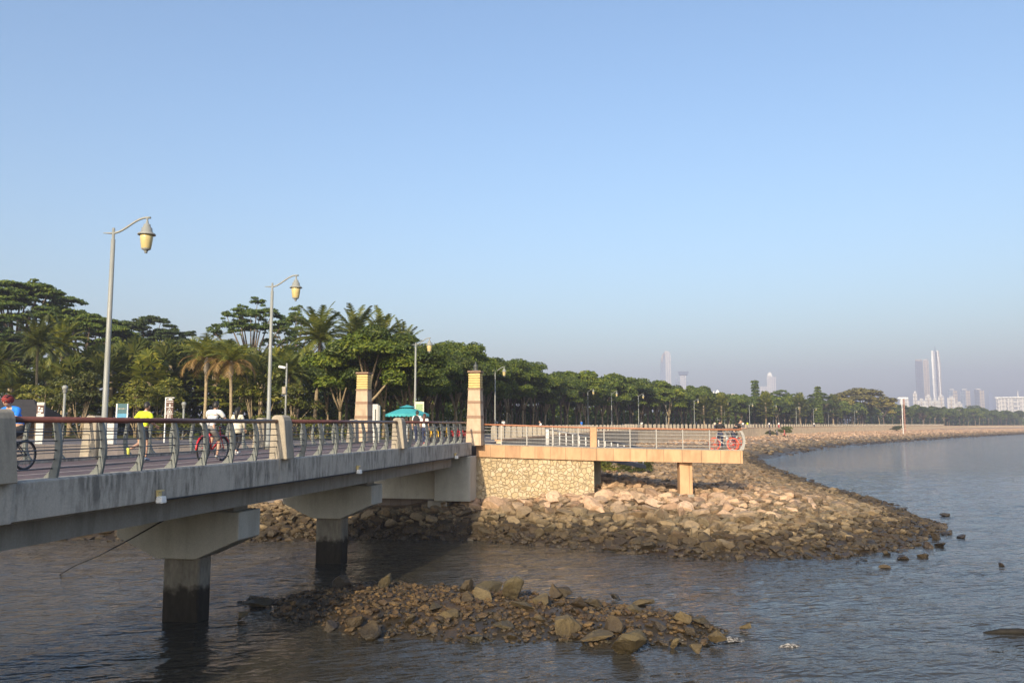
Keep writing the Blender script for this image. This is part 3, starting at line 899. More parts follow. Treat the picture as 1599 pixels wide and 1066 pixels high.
placed = []          # (x, y, r)
def throw(n, box, rr, ok, gap=0.86, tries=40):
    out = []
    for _ in range(n * tries):
        if len(out) >= n: break
        x, y = rnd.uniform(box[0], box[1]), rnd.uniform(box[2], box[3])
        r = rnd.uniform(*rr)
        if not ok(x, y): continue
        if any((x - a) ** 2 + (y - b) ** 2 < (gap * (r + c)) ** 2 for a, b, c in placed): continue
        placed.append((x, y, r)); out.append((x, y, r))
    return out
HH = {}
def hz(x, y): return shore_z(x, y)
def under_deck(x, y): return -2.3 < x < 4.9 and y > 46.6
def boulder(x, y, z, r, label, group=None, me=None, flat=1.0, rz=None):
    o = obj('boulder', me or rnd.choice(rock_me))
    o.location = (x, y, z); o.scale = (r, r * rnd.uniform(0.85, 1.1), r * flat * rnd.uniform(0.9, 1.15))
    o.rotation_euler = (rnd.uniform(-.35, .35), rnd.uniform(-.35, .35), rz if rz is not None else rnd.uniform(0, 6.28))
    return tag(o, label, 'boulder', group)
zonesA = [
    (115, (-2.6, 11.5, 40.5, 46.3), (0.45, 0.85), lambda x, y: not under_deck(x, y) and 0.75 < hz(x, y), 'large tan armour stone in the upper bank below the viewing deck', 'armour stones below the viewing deck'),
    (85, (-2.6, 12, 37, 44.5), (0.34, 0.62), lambda x, y: 0.2 < hz(x, y) < 1.7, 'grey-tan stone in the lower bank between the viewing deck and the water', 'stones of the lower bank'),
    (60, (10.5, 22, 37, 52), (0.32, 0.58), lambda x, y: 0.9 < hz(x, y), 'tan stone on the headland beyond the deck support, towards its tip', 'stones on the headland'),
    (45, (-13, -2.6, 41.2, 46.0), (0.34, 0.66), lambda x, y: 0.15 < hz(x, y), 'shaded grey stone on the bank beneath the footbridge', 'stones under the footbridge'),
]
for n, box, rr, ok, lab, grp in zonesA:
    for x, y, r in throw(n, box, rr, ok, 0.56):
        boulder(x, y, hz(x, y) + r * 0.08, r, lab, grp, rnd.choice(pale_me) if hz(x, y) > 1.1 and x > -3 and y < 47 else None, 0.88)
# row of stones behind the open part of the deck (a low rough wall)
for k in range(12):
    x = 5.2 + k * 0.62 + rnd.uniform(-.1, .1)
    boulder(x, 50.6 + rnd.uniform(-.15, .15) + 0.05 * k, 2.0 - 0.02 * k, rnd.uniform(0.42, 0.55), 'squarish orange-tan stone in the low rough wall under the viewing deck', 'stones of the low wall under the deck')
# single stones standing in the water off the headland tip
for k, (px, py, w, lab) in enumerate([
    (1505, 840, 16, 'small brown stone alone in the water farthest out from the headland tip'), (1481, 806, 20, 'brown stone in the water just off the back of the headland tip'),
    (1476, 826, 24, 'low brown stone in shallow water off the headland tip, beside an upright one'), (1478, 834, 16, 'small upright brown stone off the headland tip'),
    (1442, 838, 30, 'rounded brown stone at the waterline of the headland tip'), (1465, 842, 28, 'flat dark stone awash off the headland tip'),
    (1452, 854, 24, 'brown stone in the water in front of the headland tip'), (1472, 852, 26, 'flat stone awash in front of the headland tip'),
    (1388, 866, 20, 'dark stone just off the front of the headland'), (1413, 873, 24, 'flattish tan stone in the water in front of the headland'),
    (1446, 870, 20, 'low dark stone in the water in front of the headland'), (1351, 874, 14, 'small reddish stone in the water in front of the headland'),
    (1340, 877, 12, 'small pale pink stone in the water in front of the headland'), (1385, 887, 18, 'flat dark stone barely above water before the headland'),
    (1156, 877, 12, 'small dark upright stone in the water below the deck end'), (1567, 883, 14, 'tiny dark stone far out in the bay beyond the headland tip')]):
    p = on_z(px, py, 0.0); r = w * 0.5 * p.y / 1291 * 1.1
    boulder(p.x, p.y + r * 0.6, r * 0.08, r, lab, 'single stones off the headland', None, 0.7)

# small stones over all the near shore
def scatter(n, box, ok=None):
    x = nr.uniform(box[0], box[1], n); y = nr.uniform(box[2], box[3], n)
    h = shore_h(x, y)
    k = (h > -0.25)
    k &= ~((x > -2.3) & (x < 4.7) & (y > 46.7) & (y < 52)) & ~inside(x, y, LAND_POLY)
    k &= ~((x > -9.4) & (x < -2.0) & (y > 46.2) & (y < 47.6))
    if ok is not None: k &= ok(x, y, h)
    return x[k], y[k], h[k]
fx, fy, fh = scatter(4200, (-16, 24, 35, 54))
fr = nr.uniform(0.16, 0.42, len(fx)) * np.interp(fh, [0, 0.6, 2], [0.75, 0.9, 1.1])
rock_field('rubble', np.stack([fx, fy, fh + fr * 0.15], 1), fr, M['rock'], 2)
fx, fy, fh = scatter(9000, (-16, 27, 34, 60), lambda x, y, h: h < 1.6)
fr = nr.uniform(0.07, 0.20, len(fx))
rock_field('rubble', np.stack([fx, fy, fh + fr * 0.25], 1), fr, M['rock'], 1)
fx, fy, fh = scatter(10000, (2, 40, 50, 150))
fr = nr.uniform(0.16, 0.5, len(fx))
rock_field('rubble', np.stack([fx, fy, fh + fr * 0.15], 1), fr, M['rock_brown'], 1)
fx, fy, fh = scatter(1500, (-70, -12, 41, 47.4))
fr = nr.uniform(0.16, 0.5, len(fx))
rock_field('rubble', np.stack([fx, fy, fh + fr * 0.15], 1), fr, M['rock'], 1)
# far beach
tq = nr.uniform(0, 1, 13000) ** 0.8
ds = np.cumsum([0] + [math.hypot(SHORE[i + 1][0] - SHORE[i][0], SHORE[i + 1][1] - SHORE[i][1]) for i in range(len(SHORE) - 1)])
i0 = SHORE.index((46, 144)); i1 = SHORE.index((420, 610))
dd = ds[i0] + tq * (ds[i1] - ds[i0])
bx = np.interp(dd, ds, SP[:, 0]); by = np.interp(dd, ds, SP[:, 1])
off = nr.uniform(-1, 36, len(bx))
bx, by = bx - off * 0.78, by + off * 0.62
bh = shore_h(bx, by); k = (bh > -0.2) & ~inside(bx + 1.5, by - 1.5, LAND_POLY)
bx, by, bh = bx[k], by[k], bh[k]
br = nr.uniform(0.25, 0.8, len(bx))
rock_field('rubble', np.stack([bx, by, bh + br * 0.1], 1), br, M['rock'], 1, 0.6)

# the islet of stones in front
IS = [on_z(px, py, 0.0) for px, py in [(388, 938), (450, 928), (520, 918), (610, 912), (700, 915), (800, 922), (900, 935), (1000, 950), (1080, 962), (1135, 985), (1100, 1004), (1000, 1006), (900, 1006), (800, 1000), (700, 994), (590, 992), (510, 985), (430, 962)]]
ISP = np.array([(p.x, p.y) for p in IS])
ISL = np.concatenate([ISP, ISP[:1]])
def islet_h(x, y):
    x = np.asarray(x, float); y = np.asarray(y, float)
    d = seg_dist(x, y, ISL)
    d = np.where(inside(x, y, ISP), d, -d) + vnoise(x, y, 1.5, 5) * 0.7
    return np.interp(d, [-4, -0.6, 0, 0.6, 1.5, 3.5], [-1.6, -0.3, -0.02, 0.08, 0.18, 0.30]) + vnoise(x, y, 0.7, 6) * 0.12
struct('islet_ground', grid_mesh('islet_ground', np.arange(-13, 10, 0.2), np.arange(18, 36, 0.2), islet_h, lambda c, z: z > -0.8), M['islet'])
x = nr.uniform(-12, 9, 12000); y = nr.uniform(19, 35, 12000); h = islet_h(x, y)
k = h > -0.06; x, y, h = x[k], y[k], h[k]
r = nr.uniform(0.045, 0.125, len(x)) * np.where(nr.uniform(size=len(x)) < 0.12, 1.8, 1.0)
rock_field('gravel', np.stack([x, y, h + r * 0.3], 1), r, M['islet'], 1)
for px, py, w, h_, fl, lab in [
    (803, 941, 42, 30, 0.95, 'largest pale-topped angular boulder on the far side of the stone islet'), (765, 932, 32, 24, .9, 'rounded dark boulder beside the pale-topped one on the stone islet'),
    (757, 944, 36, 18, .7, 'flat sunlit boulder leaning against the pale-topped one on the islet'), (727, 950, 26, 14, .7, 'low ochre stone near the far edge of the islet, before the boulder pair'),
    (729, 932, 20, 22, 1.2, 'upright narrow brown stone on the far edge of the islet'), (536, 921, 28, 22, .9, 'whitish boulder at the shaded far edge of the islet'),
    (600, 922, 26, 20, .9, 'ochre boulder on the far edge of the islet where shade meets sun'), (376, 966, 20, 20, 1.0, 'dark boulder standing alone in the water at the shaded end of the islet'),
    (573, 991, 38, 24, .8, 'ochre boulder at the near waterline of the islet, next to the shade'), (553, 980, 32, 18, .7, 'brown boulder just behind the ochre one at the near waterline'),
    (512, 982, 22, 16, .8, 'small reddish stone at the near waterline at the edge of the shade'), (883, 990, 48, 28, .6, 'big flat-faced olive boulder on the sunny half of the islet'),
    (931, 1003, 40, 20, .6, 'wedge-shaped sunlit boulder at the near waterline of the islet'), (985, 1019, 48, 40, .95, 'big rounded boulder standing in the water in front of the islet'),
    (866, 940, 26, 22, 1.0, 'left one of the twin boulders on the far edge of the islet'), (881, 938, 26, 28, 1.1, 'taller one of the twin boulders on the far edge of the islet'),
    (848, 956, 32, 20, .7, 'olive boulder just before the twin boulders of the islet'), (903, 962, 34, 26, .9, 'dark olive boulder in the middle of the islet behind the flat-faced one'),
    (928, 955, 26, 20, .9, 'brown boulder on the far slope of the islet beside the twin boulders'), (955, 992, 34, 26, .8, 'brown boulder between the wedge-shaped and the rounded boulder'),
    (962, 933, 14, 11, .9, 'small stone alone in the water behind the islet'), (1007, 943, 28, 15, .7, 'flat brown stone in the water behind the islet'),
    (1066, 978, 28, 24, .9, 'tan boulder near the seaward end of the islet'), (1100, 976, 28, 18, .75, 'flat brown boulder at the seaward end of the islet'),
    (1122, 1002, 24, 24, 1.0, 'brown boulder with white foam behind it at the seaward end of the islet'), (1090, 1014, 26, 10, .5, 'black wet stone awash in front of the seaward end of the islet'),
    (1054, 1006, 16, 14, .9, 'small dark stone in the water before the seaward end of the islet'), (1165, 982, 20, 16, .7, 'low stone awash beyond the seaward end of the islet'),
    (1080, 990, 26, 14, .7, 'ochre stone at the near edge of the islet, seaward part'), (700, 972, 24, 16, .8, 'ochre stone in the sunny middle of the islet'),
    (680, 962, 26, 14, .7, 'brown stone in the middle of the islet next to the shade'), (738, 1000, 28, 16, .7, 'dark wedge stone at the near waterline, middle of the islet'),
    (843, 978, 22, 16, .9, 'brown stone just left of the flat-faced olive boulder'), (820, 965, 40, 14, .5, 'long flat slab in the middle of the islet'),
    (640, 975, 20, 14, .8, 'small brown stone in the sunny part of the islet near the shade'), (785, 985, 24, 14, .8, 'small ochre stone between the dark wedge and the flat-faced boulder'),
    (990, 965, 24, 14, .8, 'brown stone on the far slope of the islet, seaward half'), (1030, 985, 30, 14, .6, 'low grey-brown slab near the seaward end of the islet'),
    (400, 945, 30, 14, .6, 'dark slab at the shaded tip of the islet'), (470, 948, 26, 16, .7, 'dark stone in the shaded part of the islet')]:
    p = on_z(px, py, 0.08)
    s = p.y / 1291
    rr0 = w * 0.5 * s * 1.12
    z = max(0.0, float(islet_h(np.array([p.x]), np.array([p.y + rr0 * 0.5]))[0]))
    boulder(p.x, p.y + rr0 * 0.55, z + h_ * s * 0.42, rr0 * 1.3, lab, 'boulders of the stone islet', islet_me[hash((px, py)) % 8], min(1.35, h_ / w * 1.25))
# foam where small waves break, and a drifting branch
def m_foam():
    m, nt, bs = new_mat('foam_on_water')
    f = noise(nt, pos(nt, (1, 2.2, 1), True), 9.0, 8, 0.75)
    k = ramp(nt, f, [(0.47, (0, 0, 0)), (0.60, (1, 1, 1))]).outputs['Color']
    nt.links.new(mixc(nt, k, (0.045, 0.036, 0.024), (0.44, 0.41, 0.37)), bs.inputs['Base Color'])
    nt.links.new(ramp(nt, f, [(0.47, (0.08,) * 3), (0.6, (0.7,) * 3)]).outputs['Color'], bs.inputs['Roughness'])
    bump(nt, bs, f, 0.6, 0.05)
    return m
M['foam'] = m_foam()
def foam(px, py, w, lab):
    p = on_z(px, py, 0.0)
    X, Y = np.meshgrid(np.linspace(-1, 1, 44), np.linspace(-1, 1, 26))
    q = np.hypot(X, Y)
    Z = np.clip(1 - q ** 1.6, -0.3, 1) * 0.09 * (0.55 + vnoise(X * w + px, Y * w, 0.16, 21) + 0.5) + vnoise(X * w + px, Y * w, 0.07, 22) * 0.03 - 0.025
    v = np.stack([X.ravel() * w, Y.ravel() * w * 0.38 + X.ravel() * w * 0.3, Z.ravel()], 1)
    i = np.arange(44 * 26).reshape(26, 44)
    f = np.stack([i[:-1, :-1], i[:-1, 1:], i[1:, 1:], i[1:, :-1]], -1).reshape(-1, 4)
    me = np_mesh('foam', v, f, True); me.materials.append(M['foam'])
    o = obj('foam', me); o.location = p
    tag(o, kind='stuff')
foam(1138, 998, 0.42, ''); foam(1233, 1008, 0.36, ''); foam(1062, 1000, 0.16, '')
p = on_z(1578, 984, 0.05)
tag(MB().tube([p + Vector((-.7, .1, -.10)), p + Vector((-.3, 0, -.03)), p + Vector((.2, -.05, -.01)), p + Vector((.7, 0, -.05))], [0.04, 0.08, 0.09, 0.05], 7).build('driftwood', M['column'], smooth=True), 'waterlogged branch drifting in the bay, low in the water', 'driftwood')

# ------------------------------------------------------------------ trees and plants
def leaf_arrays(C, Nn, size, asp=0.5):
    """rhombic leaves: centres, normals, half length"""
    n = len(C)
    Nn = Nn / (np.linalg.norm(Nn, axis=1, keepdims=True) + 1e-9)
    a = nr.normal(size=(n, 3)); a -= (a * Nn).sum(1, keepdims=True) * Nn; a /= (np.linalg.norm(a, axis=1, keepdims=True) + 1e-9)
    b = np.cross(Nn, a)
    s = np.asarray(size)[:, None]
    bend = Nn * s * 0.25
    v = np.stack([C - a * s - bend, C + b * s * asp, C + a * s - bend, C - b * s * asp], 1).reshape(-1, 3)
    return v, np.arange(n * 4).reshape(n, 4)
def crown_mesh(name, lobes, per, size, up=0.5, shell=0.72):
    Cs, Ns = [], []
    for (x, y, z, rx, rz_) in lobes:
        m = int(per * (rx / 1.2) ** 2)
        d = nr.normal(size=(m, 3)); d /= np.linalg.norm(d, axis=1, keepdims=True)
        d[:, 2] = np.where(d[:, 2] < -0.2, -d[:, 2] * nr.uniform(0.2, 1.0, m), d[:, 2])
        r = shell + (1.06 - shell) * nr.uniform(size=m) ** 0.7
        Cs.append(np.stack([x + d[:, 0] * rx * r, y + d[:, 1] * rx * r, z + d[:, 2] * rz_ * r], 1))
        Ns.append(d + nr.normal(size=(m, 3)) * 0.55 + np.array([0, 0, up]))
    C = np.concatenate(Cs); Nn = np.concatenate(Ns)
    v, f = leaf_arrays(C, Nn, nr.uniform(size * 0.6, size * 1.25, len(C)))
    return np_mesh(name, v, f)
def trunk_mesh(paths):
    mb = MB()
    for pth, rad in paths: mb.tube(pth, rad, 8)
    return mb.mesh('trunk', True)
def bend_path(p0, p1, k=0.25, n=5):
    p0, p1 = Vector(p0), Vector(p1)
    o = Vector((rnd.uniform(-k, k), rnd.uniform(-k, k), 0))
    return [p0.lerp(p1, i / (n - 1)) + o * math.sin(math.pi * i / (n - 1)) for i in range(n)]
def proto(name, cat, trunk_me, crown_me, bark, leaf):
    t = thing(name, '', cat)
    if not trunk_me.materials: trunk_me.materials.append(bark)
    if not crown_me.materials: crown_me.materials.append(leaf)
    obj('trunk', trunk_me, None, t); obj('crown', crown_me, None, t)
    return t
def place(pr, x, y, z, h, label, group=None, rz=None, wide=1.0):
    """pr = [thing, unit height, used]"""
    s = h / pr[1]
    rz = rnd.uniform(0, 6.28) if rz is None else rz
    if not pr[2]:
        pr[2] = True; t = pr[0]
        t.location = (x, y, z); t.rotation_euler = (0, 0, rz); t.scale = (s * wide, s * wide, s)
        t['label'] = label
        if group: t['group'] = group
        return t
    return dup(pr[0], (x, y, z), rz, label, group, (s * wide, s * wide, s))

# broadleaf promenade trees, unit height 9
def broadleaf(lod, seed):
    global rnd, nr
    lobes = []
    n = 15
    for k in range(n):
        a = k * 2.4; q = math.sqrt((k + 0.5) / n)
        rx = rnd.uniform(0.75, 1.6)
        lobes.append((math.cos(a) * q * 2.6 + rnd.uniform(-.4, .4), math.sin(a) * q * 2.6 + rnd.uniform(-.4, .4), 6.1 + (1 - q * q) * 1.6 + rnd.uniform(-1.0, .8), rx, rx * rnd.uniform(.55, .8)))
    for k in range(6):
        a = rnd.uniform(0, 6.28); lobes.append((math.cos(a) * 2.3, math.sin(a) * 2.3, rnd.uniform(4.3, 5.4), rnd.uniform(.7, 1.1), .7))
    cm = crown_mesh('crown', lobes, (650, 230, 75)[lod], (0.155, 0.26, 0.46)[lod])
    paths = []
    lean = Vector((rnd.uniform(-.5, .5), rnd.uniform(-.5, .5), 0))
    fork = Vector((0, 0, rnd.uniform(2.2, 3.2))) + lean * 0.5
    paths.append((bend_path((0, 0, -0.3), fork, 0.12), [0.17, 0.15, 0.14, 0.13, 0.13]))
    for k in range(4):
        l = lobes[k * 3 + 1]
        paths.append((bend_path(fork, (l[0] * .9, l[1] * .9, l[2]), 0.25), [0.11, 0.09, 0.07, 0.05, 0.02]))
    return [proto('broadleaf_tree', 'tree', trunk_mesh(paths), cm, M['bark' if seed % 2 else 'bark_pale'], M['leaf']), 9.0, False]
BL = [broadleaf(0, k) for k in range(4)]
BLm = [broadleaf(1, k) for k in range(6)]
BLf = [broadleaf(2, k) for k in range(5)]

# rain tree: wide flat layered pads on spreading limbs, unit height 18
def rain_tree(sparse, seed):
    lobes, paths = [], []
    fork = Vector((0, 0, 5.5))
    paths.append((bend_path((0, 0, -0.3), fork, 0.3), [0.5, 0.45, 0.42, 0.4, 0.4]))
    n = 66 if not sparse else 36
    for k in range(n):
        a = k * 2.4 + rnd.uniform(-.3, .3); q = math.sqrt((k + 0.5) / n)
        R_ = 8.5 if not sparse else 6.5
        z = 16.6 - q * q * (5.5 if not sparse else 4.0) + rnd.uniform(-1.6, 0.7)
        x, y = math.cos(a) * q * R_, math.sin(a) * q * R_
        rx = rnd.uniform(1.0, 1.8) if not sparse else rnd.uniform(0.8, 1.4)
        lobes.append((x, y, z, rx, 0.38))
        for _ in range(4):
            b = rnd.uniform(0, 6.28)
            lobes.append((x + math.cos(b) * rx * .8, y + math.sin(b) * rx * .8, z + rnd.uniform(-.6, .5), rx * rnd.uniform(.3, .6), 0.26))
        if k % 2 == 0:
            mid = fork.lerp(Vector((x, y, z)), 0.45) + Vector((0, 0, 1.2))
            paths.append(([fork, mid, Vector((x, y, z - 0.2))], [0.22, 0.13, 0.04]))
    cm = crown_mesh('crown', lobes, 330 if not sparse else 280, 0.2, 0.9, 0.15)
    return [proto('rain_tree', 'tree', trunk_mesh(paths), cm, M['bark'], M['leaf_rain']), 17.6, False]
RT = [rain_tree(False, 0), rain_tree(False, 1)]
RTs = [rain_tree(True, 2)]
RTg = [broadleaf(1, 7)]
for c in RTg[0][0].children:
    if c.name.startswith('crown'): c.data.materials[0] = M['leaf_gold']

def frond(base, a, L, elev, droop, nleaf, leafL, half=0.05):
    """feather frond: returns leaflet quads"""
    vs = []
    d = np.array([math.cos(a), math.sin(a)])
    P = []
    x, z, e = 0.0, 0.0, elev
    st = L / nleaf
    for i in range(nleaf + 1):
        P.append((base[0] + d[0] * x, base[1] + d[1] * x, base[2] + z)); x += math.cos(e) * st; z += math.sin(e) * st; e -= droop / nleaf * (0.5 + i / nleaf)
    P = np.array(P)
    side = np.array([-d[1], d[0], 0.0])
    for i in range(1, nleaf + 1):
        t = i / nleaf
        fwd = P[i] - P[i - 1]; fwd /= np.linalg.norm(fwd) + 1e-9
        ll = leafL * (0.45 + 0.9 * math.sin(math.pi * min(1, t * 0.85 + 0.12)))
        for sg in (-1, 1):
            tip = P[i] + side * sg * ll * 0.62 + fwd * ll * 0.55 + np.array([0, 0, -0.25 * ll + nr.uniform(-.1, .1) * ll])
            w = fwd * half
            vs += [P[i] - w, P[i] + w, tip + w * 0.3, tip - w * 0.3]
    # rachis
    for i in range(nleaf):
        w = side * 0.025
        vs += [P[i] - w, P[i] + w, P[i + 1] + w, P[i + 1] - w]
    return np.array(vs)
def coconut(seed, H=11.0):
    n = 34; V = []
    top = Vector((rnd.uniform(-.6, .6), rnd.uniform(-.6, .6), H - 2.2))
    for k in range(n):
        a = k * 2.4; q = k / n
        V.append(frond(top, a, rnd.uniform(3.0, 3.9), R(88) - q * R(100), R(42) + q * R(35), 28, 0.7, 0.07))
    v = np.concatenate(V)
    cm = np_mesh('crown', v, np.arange(len(v)).reshape(-1, 4))
    tm = trunk_mesh([(bend_path((0, 0, -0.3), top, 0.3, 7), [0.24, 0.19, 0.17, 0.16, 0.15, 0.14, 0.13])])
    return [proto('coconut_palm', 'palm', tm, cm, M['bark_pale'], M['leaf_palm']), H, False]
CP = [coconut(0), coconut(1), coconut(2)]

def fan_leaf(base, a, elev, stalk, r, nseg=13):
    d = np.array([math.cos(a) * math.cos(elev), math.sin(a) * math.cos(elev), math.sin(elev)])
    c = np.array(base) + d * stalk
    side = np.array([-math.sin(a), math.cos(a), 0.0]); nrm = np.cross(d, side)
    vs = []
    w = side * 0.03
    vs += [np.array(base) - w, np.array(base) + w, c + w, c - w]
    for i in range(nseg):
        b = R(-125) + R(250) * i / (nseg - 1)
        q = d * math.cos(b) + side * math.sin(b)
        q2 = -d * math.sin(b) + side * math.cos(b)
        tip = c + q * r - np.array([0, 0, 0.28 * r * (0.3 + abs(b) / 2.2)]) 
        mid = c + q * r * 0.6
        wd = q2 * r * 0.12
        vs += [c, mid - wd + nrm * 0.02, tip, mid + wd + nrm * 0.02]
    return vs
def fan_palm(H, n, r, dry, seed):
    V, D = [], []
    top = Vector((rnd.uniform(-.2, .2), rnd.uniform(-.2, .2), H - 1.5))
    for k in range(n):
        a = k * 2.4; q = k / n
        L = fan_leaf(top - Vector((0, 0, q * (0.5 if dry else 2.6))), a, R(78) - q * R(120 if dry else 95), rnd.uniform(0.9, 1.5), r * rnd.uniform(.8, 1.15))
        V += L
    v = np.array(V)
    cm = np_mesh('crown', v, np.arange(len(v)).reshape(-1, 4))
    tm = trunk_mesh([(bend_path((0, 0, -0.3), top, 0.12, 6), [0.2, 0.16, 0.15, 0.15, 0.2, 0.17])])
    return [proto('fan_palm', 'palm', tm, cm, M['bark_pale'], M['leaf_palm']), H, False]
FP = [fan_palm(6.5, 44, 0.95, False, k) for k in range(4)]

def dry_palm(seed):
    V, D = [], []
    H = 8.2; top = Vector((0.1, 0.05, H - 2.0))
    for k in range(16):
        V.append(frond(top, k * 2.4, rnd.uniform(2.3, 3.0), R(80) - k / 16 * R(60), R(75), 20, 0.7))
    for k in range(12):
        D.append(frond(top - Vector((0, 0, .1)), k * 2.4 + 1, rnd.uniform(2.2, 2.8), R(30) - k / 12 * R(30), R(110), 18, 0.6))
    v = np.concatenate(V); w = np.concatenate(D)
    tm = trunk_mesh([(bend_path((0, 0, -0.3), top - Vector((0, 0, 1.3)), 0.1, 6), [0.17, 0.14, 0.13, 0.12, 0.12, 0.13])])
    pr = proto('dry_crowned_palm', 'palm', tm, np_mesh('crown', v, np.arange(len(v)).reshape(-1, 4)), M['bark_pale'], M['leaf_palm'])
    dm = np_mesh('dead_fronds', w, np.arange(len(w)).reshape(-1, 4)); dm.materials.append(M['leaf_dry'])
    obj('dead_fronds', dm, None, pr)
    obj('crownshaft', MB().tube([top - Vector((0, 0, 1.35)), top - Vector((0, 0, 0.9)), top - Vector((0, 0, 0.3)), top + Vector((0, 0, .1))], [0.13, 0.22, 0.17, 0.1], 8).mesh('crownshaft', True), M['postc'], pr)
    return [pr, H, False]
DP = [dry_palm(0), dry_palm(1)]

def shrub_proto(H, leaf, name='shrub', per=520, size=0.15, n=9):
    lobes = [(rnd.uniform(-.9, .9), rnd.uniform(-.9, .9), rnd.uniform(.7, H - .9), rnd.uniform(.6, 1.0), rnd.uniform(.6, .9)) for _ in range(n)]
    paths = [(bend_path((rnd.uniform(-.1, .1), rnd.uniform(-.1, .1), -0.2), (l[0], l[1], l[2]), 0.15), [0.04, 0.035, 0.03, 0.02, 0.01]) for l in lobes]
    return [proto(name, 'shrub' if name == 'shrub' else 'tree', trunk_mesh(paths), crown_mesh('crown', lobes, per, size), M['bark_pale'], leaf), H, False]
SH = [shrub_proto(3.2, M['leaf_shrub']) for _ in range(2)] 
def small_tree(leaf):
    lobes = [(rnd.uniform(-1.2, 1.2), rnd.uniform(-1.2, 1.2), rnd.uniform(2.4, 4.4), rnd.uniform(.6, 1.0), rnd.uniform(.45, .7)) for _ in range(12)]
    paths = [(bend_path((rnd.uniform(-.15, .15), rnd.uniform(-.15, .15), -0.2), l[:3], 0.3), [0.06, 0.05, 0.04, 0.03, 0.015]) for l in lobes[:8]]
    return [proto('small_tree', 'tree', trunk_mesh(paths), crown_mesh('crown', lobes, 330, 0.15), M['bark_pale'], leaf), 5.0, False]
ST = [small_tree(M['leaf_shrub']) for _ in range(3)]

# the promenade wood: rows of trees behind the lamps
LLs = smooth(LAMPLINE, 2)
LL = [Vector((x, y, 0)) for x, y in LLs]
LD = [0]
for a, b in zip(LL[:-1], LL[1:]): LD.append(LD[-1] + (b - a).length)
def lamp_at(d):
    for i in range(len(LL) - 1):
        if d <= LD[i + 1] or i == len(LL) - 2:
            t = (d - LD[i]) / (LD[i + 1] - LD[i]); p = LL[i].lerp(LL[i + 1], t)
            dr = (LL[i + 1] - LL[i]).normalized()
            return p, dr, Vector((-dr.y, dr.x, 0))
def row(d0, d1, step, offs, protos, hs, lab, grp, limit=999):
    k = 0; d = d0
    while d < d1 and k < limit:
        for o in offs:
            p, dr, lf = lamp_at(d + rnd.uniform(-.8, .8))
            q = p + lf * (o + rnd.uniform(-.8, .8)) + dr * (o * 0.13 + rnd.uniform(-.6, .6))
            if q.x > -14.5 or q.y > 75:
                place(rnd.choice(protos), q.x, q.y, LAND, rnd.uniform(*hs), lab, grp, None, rnd.uniform(0.95, 1.15)); k += 1
        d += step
row(9, 36, 5.2, (5.0, 10.0, 15.5), BL, (7.8, 9.0), 'dark green broadleaf tree with slim trunk where the promenade wood starts behind the parasol', 'broadleaf trees at the start of the promenade wood')
row(36, 95, 5.2, (5.0, 10.0, 15.5), BL, (9.0, 10.8), 'dark green broadleaf tree with slim trunk in the dense front stretch of the promenade wood', 'broadleaf trees of the near promenade wood')
row(95, 235, 6.0, (5.0, 11.0, 18.0), BLm, (9.8, 12.2), 'broadleaf tree in the middle stretch of the promenade wood beyond the viewing deck', 'broadleaf trees of the middle promenade wood')
row(235, 420, 7.0, (5.5, 13.0), BLf, (10.0, 13.0), 'distant broadleaf tree in the row behind the beach, hazier than the near ones', 'broadleaf trees of the far promenade')
row(285, 440, 9.0, (21.0, 29.0), BLf, (10.0, 12.5), 'distant broadleaf tree in the second row behind the beach, hazier than the near ones', 'broadleaf trees of the far promenade')
row(420, 900, 15.0, (6, 18.0), BLf, (10.0, 15.0), 'hazy broadleaf tree at the far end of the bay', 'broadleaf trees at the far end of the bay')
# shaded undergrowth that closes the wood behind the trunks
def leaf_band(name, pts, h, depth, n, mat, size=0.35):
    P = [Vector((x, y, 0)) for x, y in pts]
    L = [0]
    for a, b in zip(P[:-1], P[1:]): L.append(L[-1] + (b - a).length)
    dd = nr.uniform(0, L[-1], n)
    x = np.interp(dd, L, [p.x for p in P]); y = np.interp(dd, L, [p.y for p in P])
    C = np.stack([x + nr.normal(size=n) * depth * .5, y + nr.normal(size=n) * depth * .5, LAND + nr.uniform(0, 1, n) ** 0.8 * h * (0.75 + vnoise(x, y, 5, 7) * 0.7)], 1)
    Nn = nr.normal(size=(n, 3)) + np.array([0, -0.8, 0.5])
    v, f = leaf_arrays(C, Nn, nr.uniform(size * .6, size * 1.3, n), 0.6)
    me = np_mesh(name, v, f); me.materials.append(mat)
    return tag(obj(name, me), kind='stuff')
def off_line(d0, d1, o, step=10):
    out = []; d = d0
    while d <= d1:
        p, dr, lf = lamp_at(d); q = p + lf * o; out.append((q.x, q.y)); d += step
    return out
leaf_band('undergrowth', off_line(34, 130, 22), 6.5, 3, 26000, M['leaf_rain'], 0.24)
leaf_band('undergrowth', off_line(130, 460, 27, 20), 7.5, 5, 16000, M['leaf_rain'], 0.6)
leaf_band('undergrowth', off_line(440, 960, 16, 30), 8.0, 6, 9000, M['leaf_rain'], 0.95)
leaf_band('undergrowth', off_line(8, 300, 9, 12), 1.1, 1.6, 9000, M['leaf_shrub'], 0.16)
leaf_band('undergrowth', [(-140, 100), (-70, 92), (-42, 88), (-16, 86)], 7.0, 4, 46000, M['leaf_rain'], 0.2)

def tree_at(pr, px, Y, top, label, group=None, rz=None, wide=1.0):
    x = at(px, 640, Y).x
    return place(pr, x, Y, LAND, at(px, top, Y).z - LAND, label, group, rz, wide)
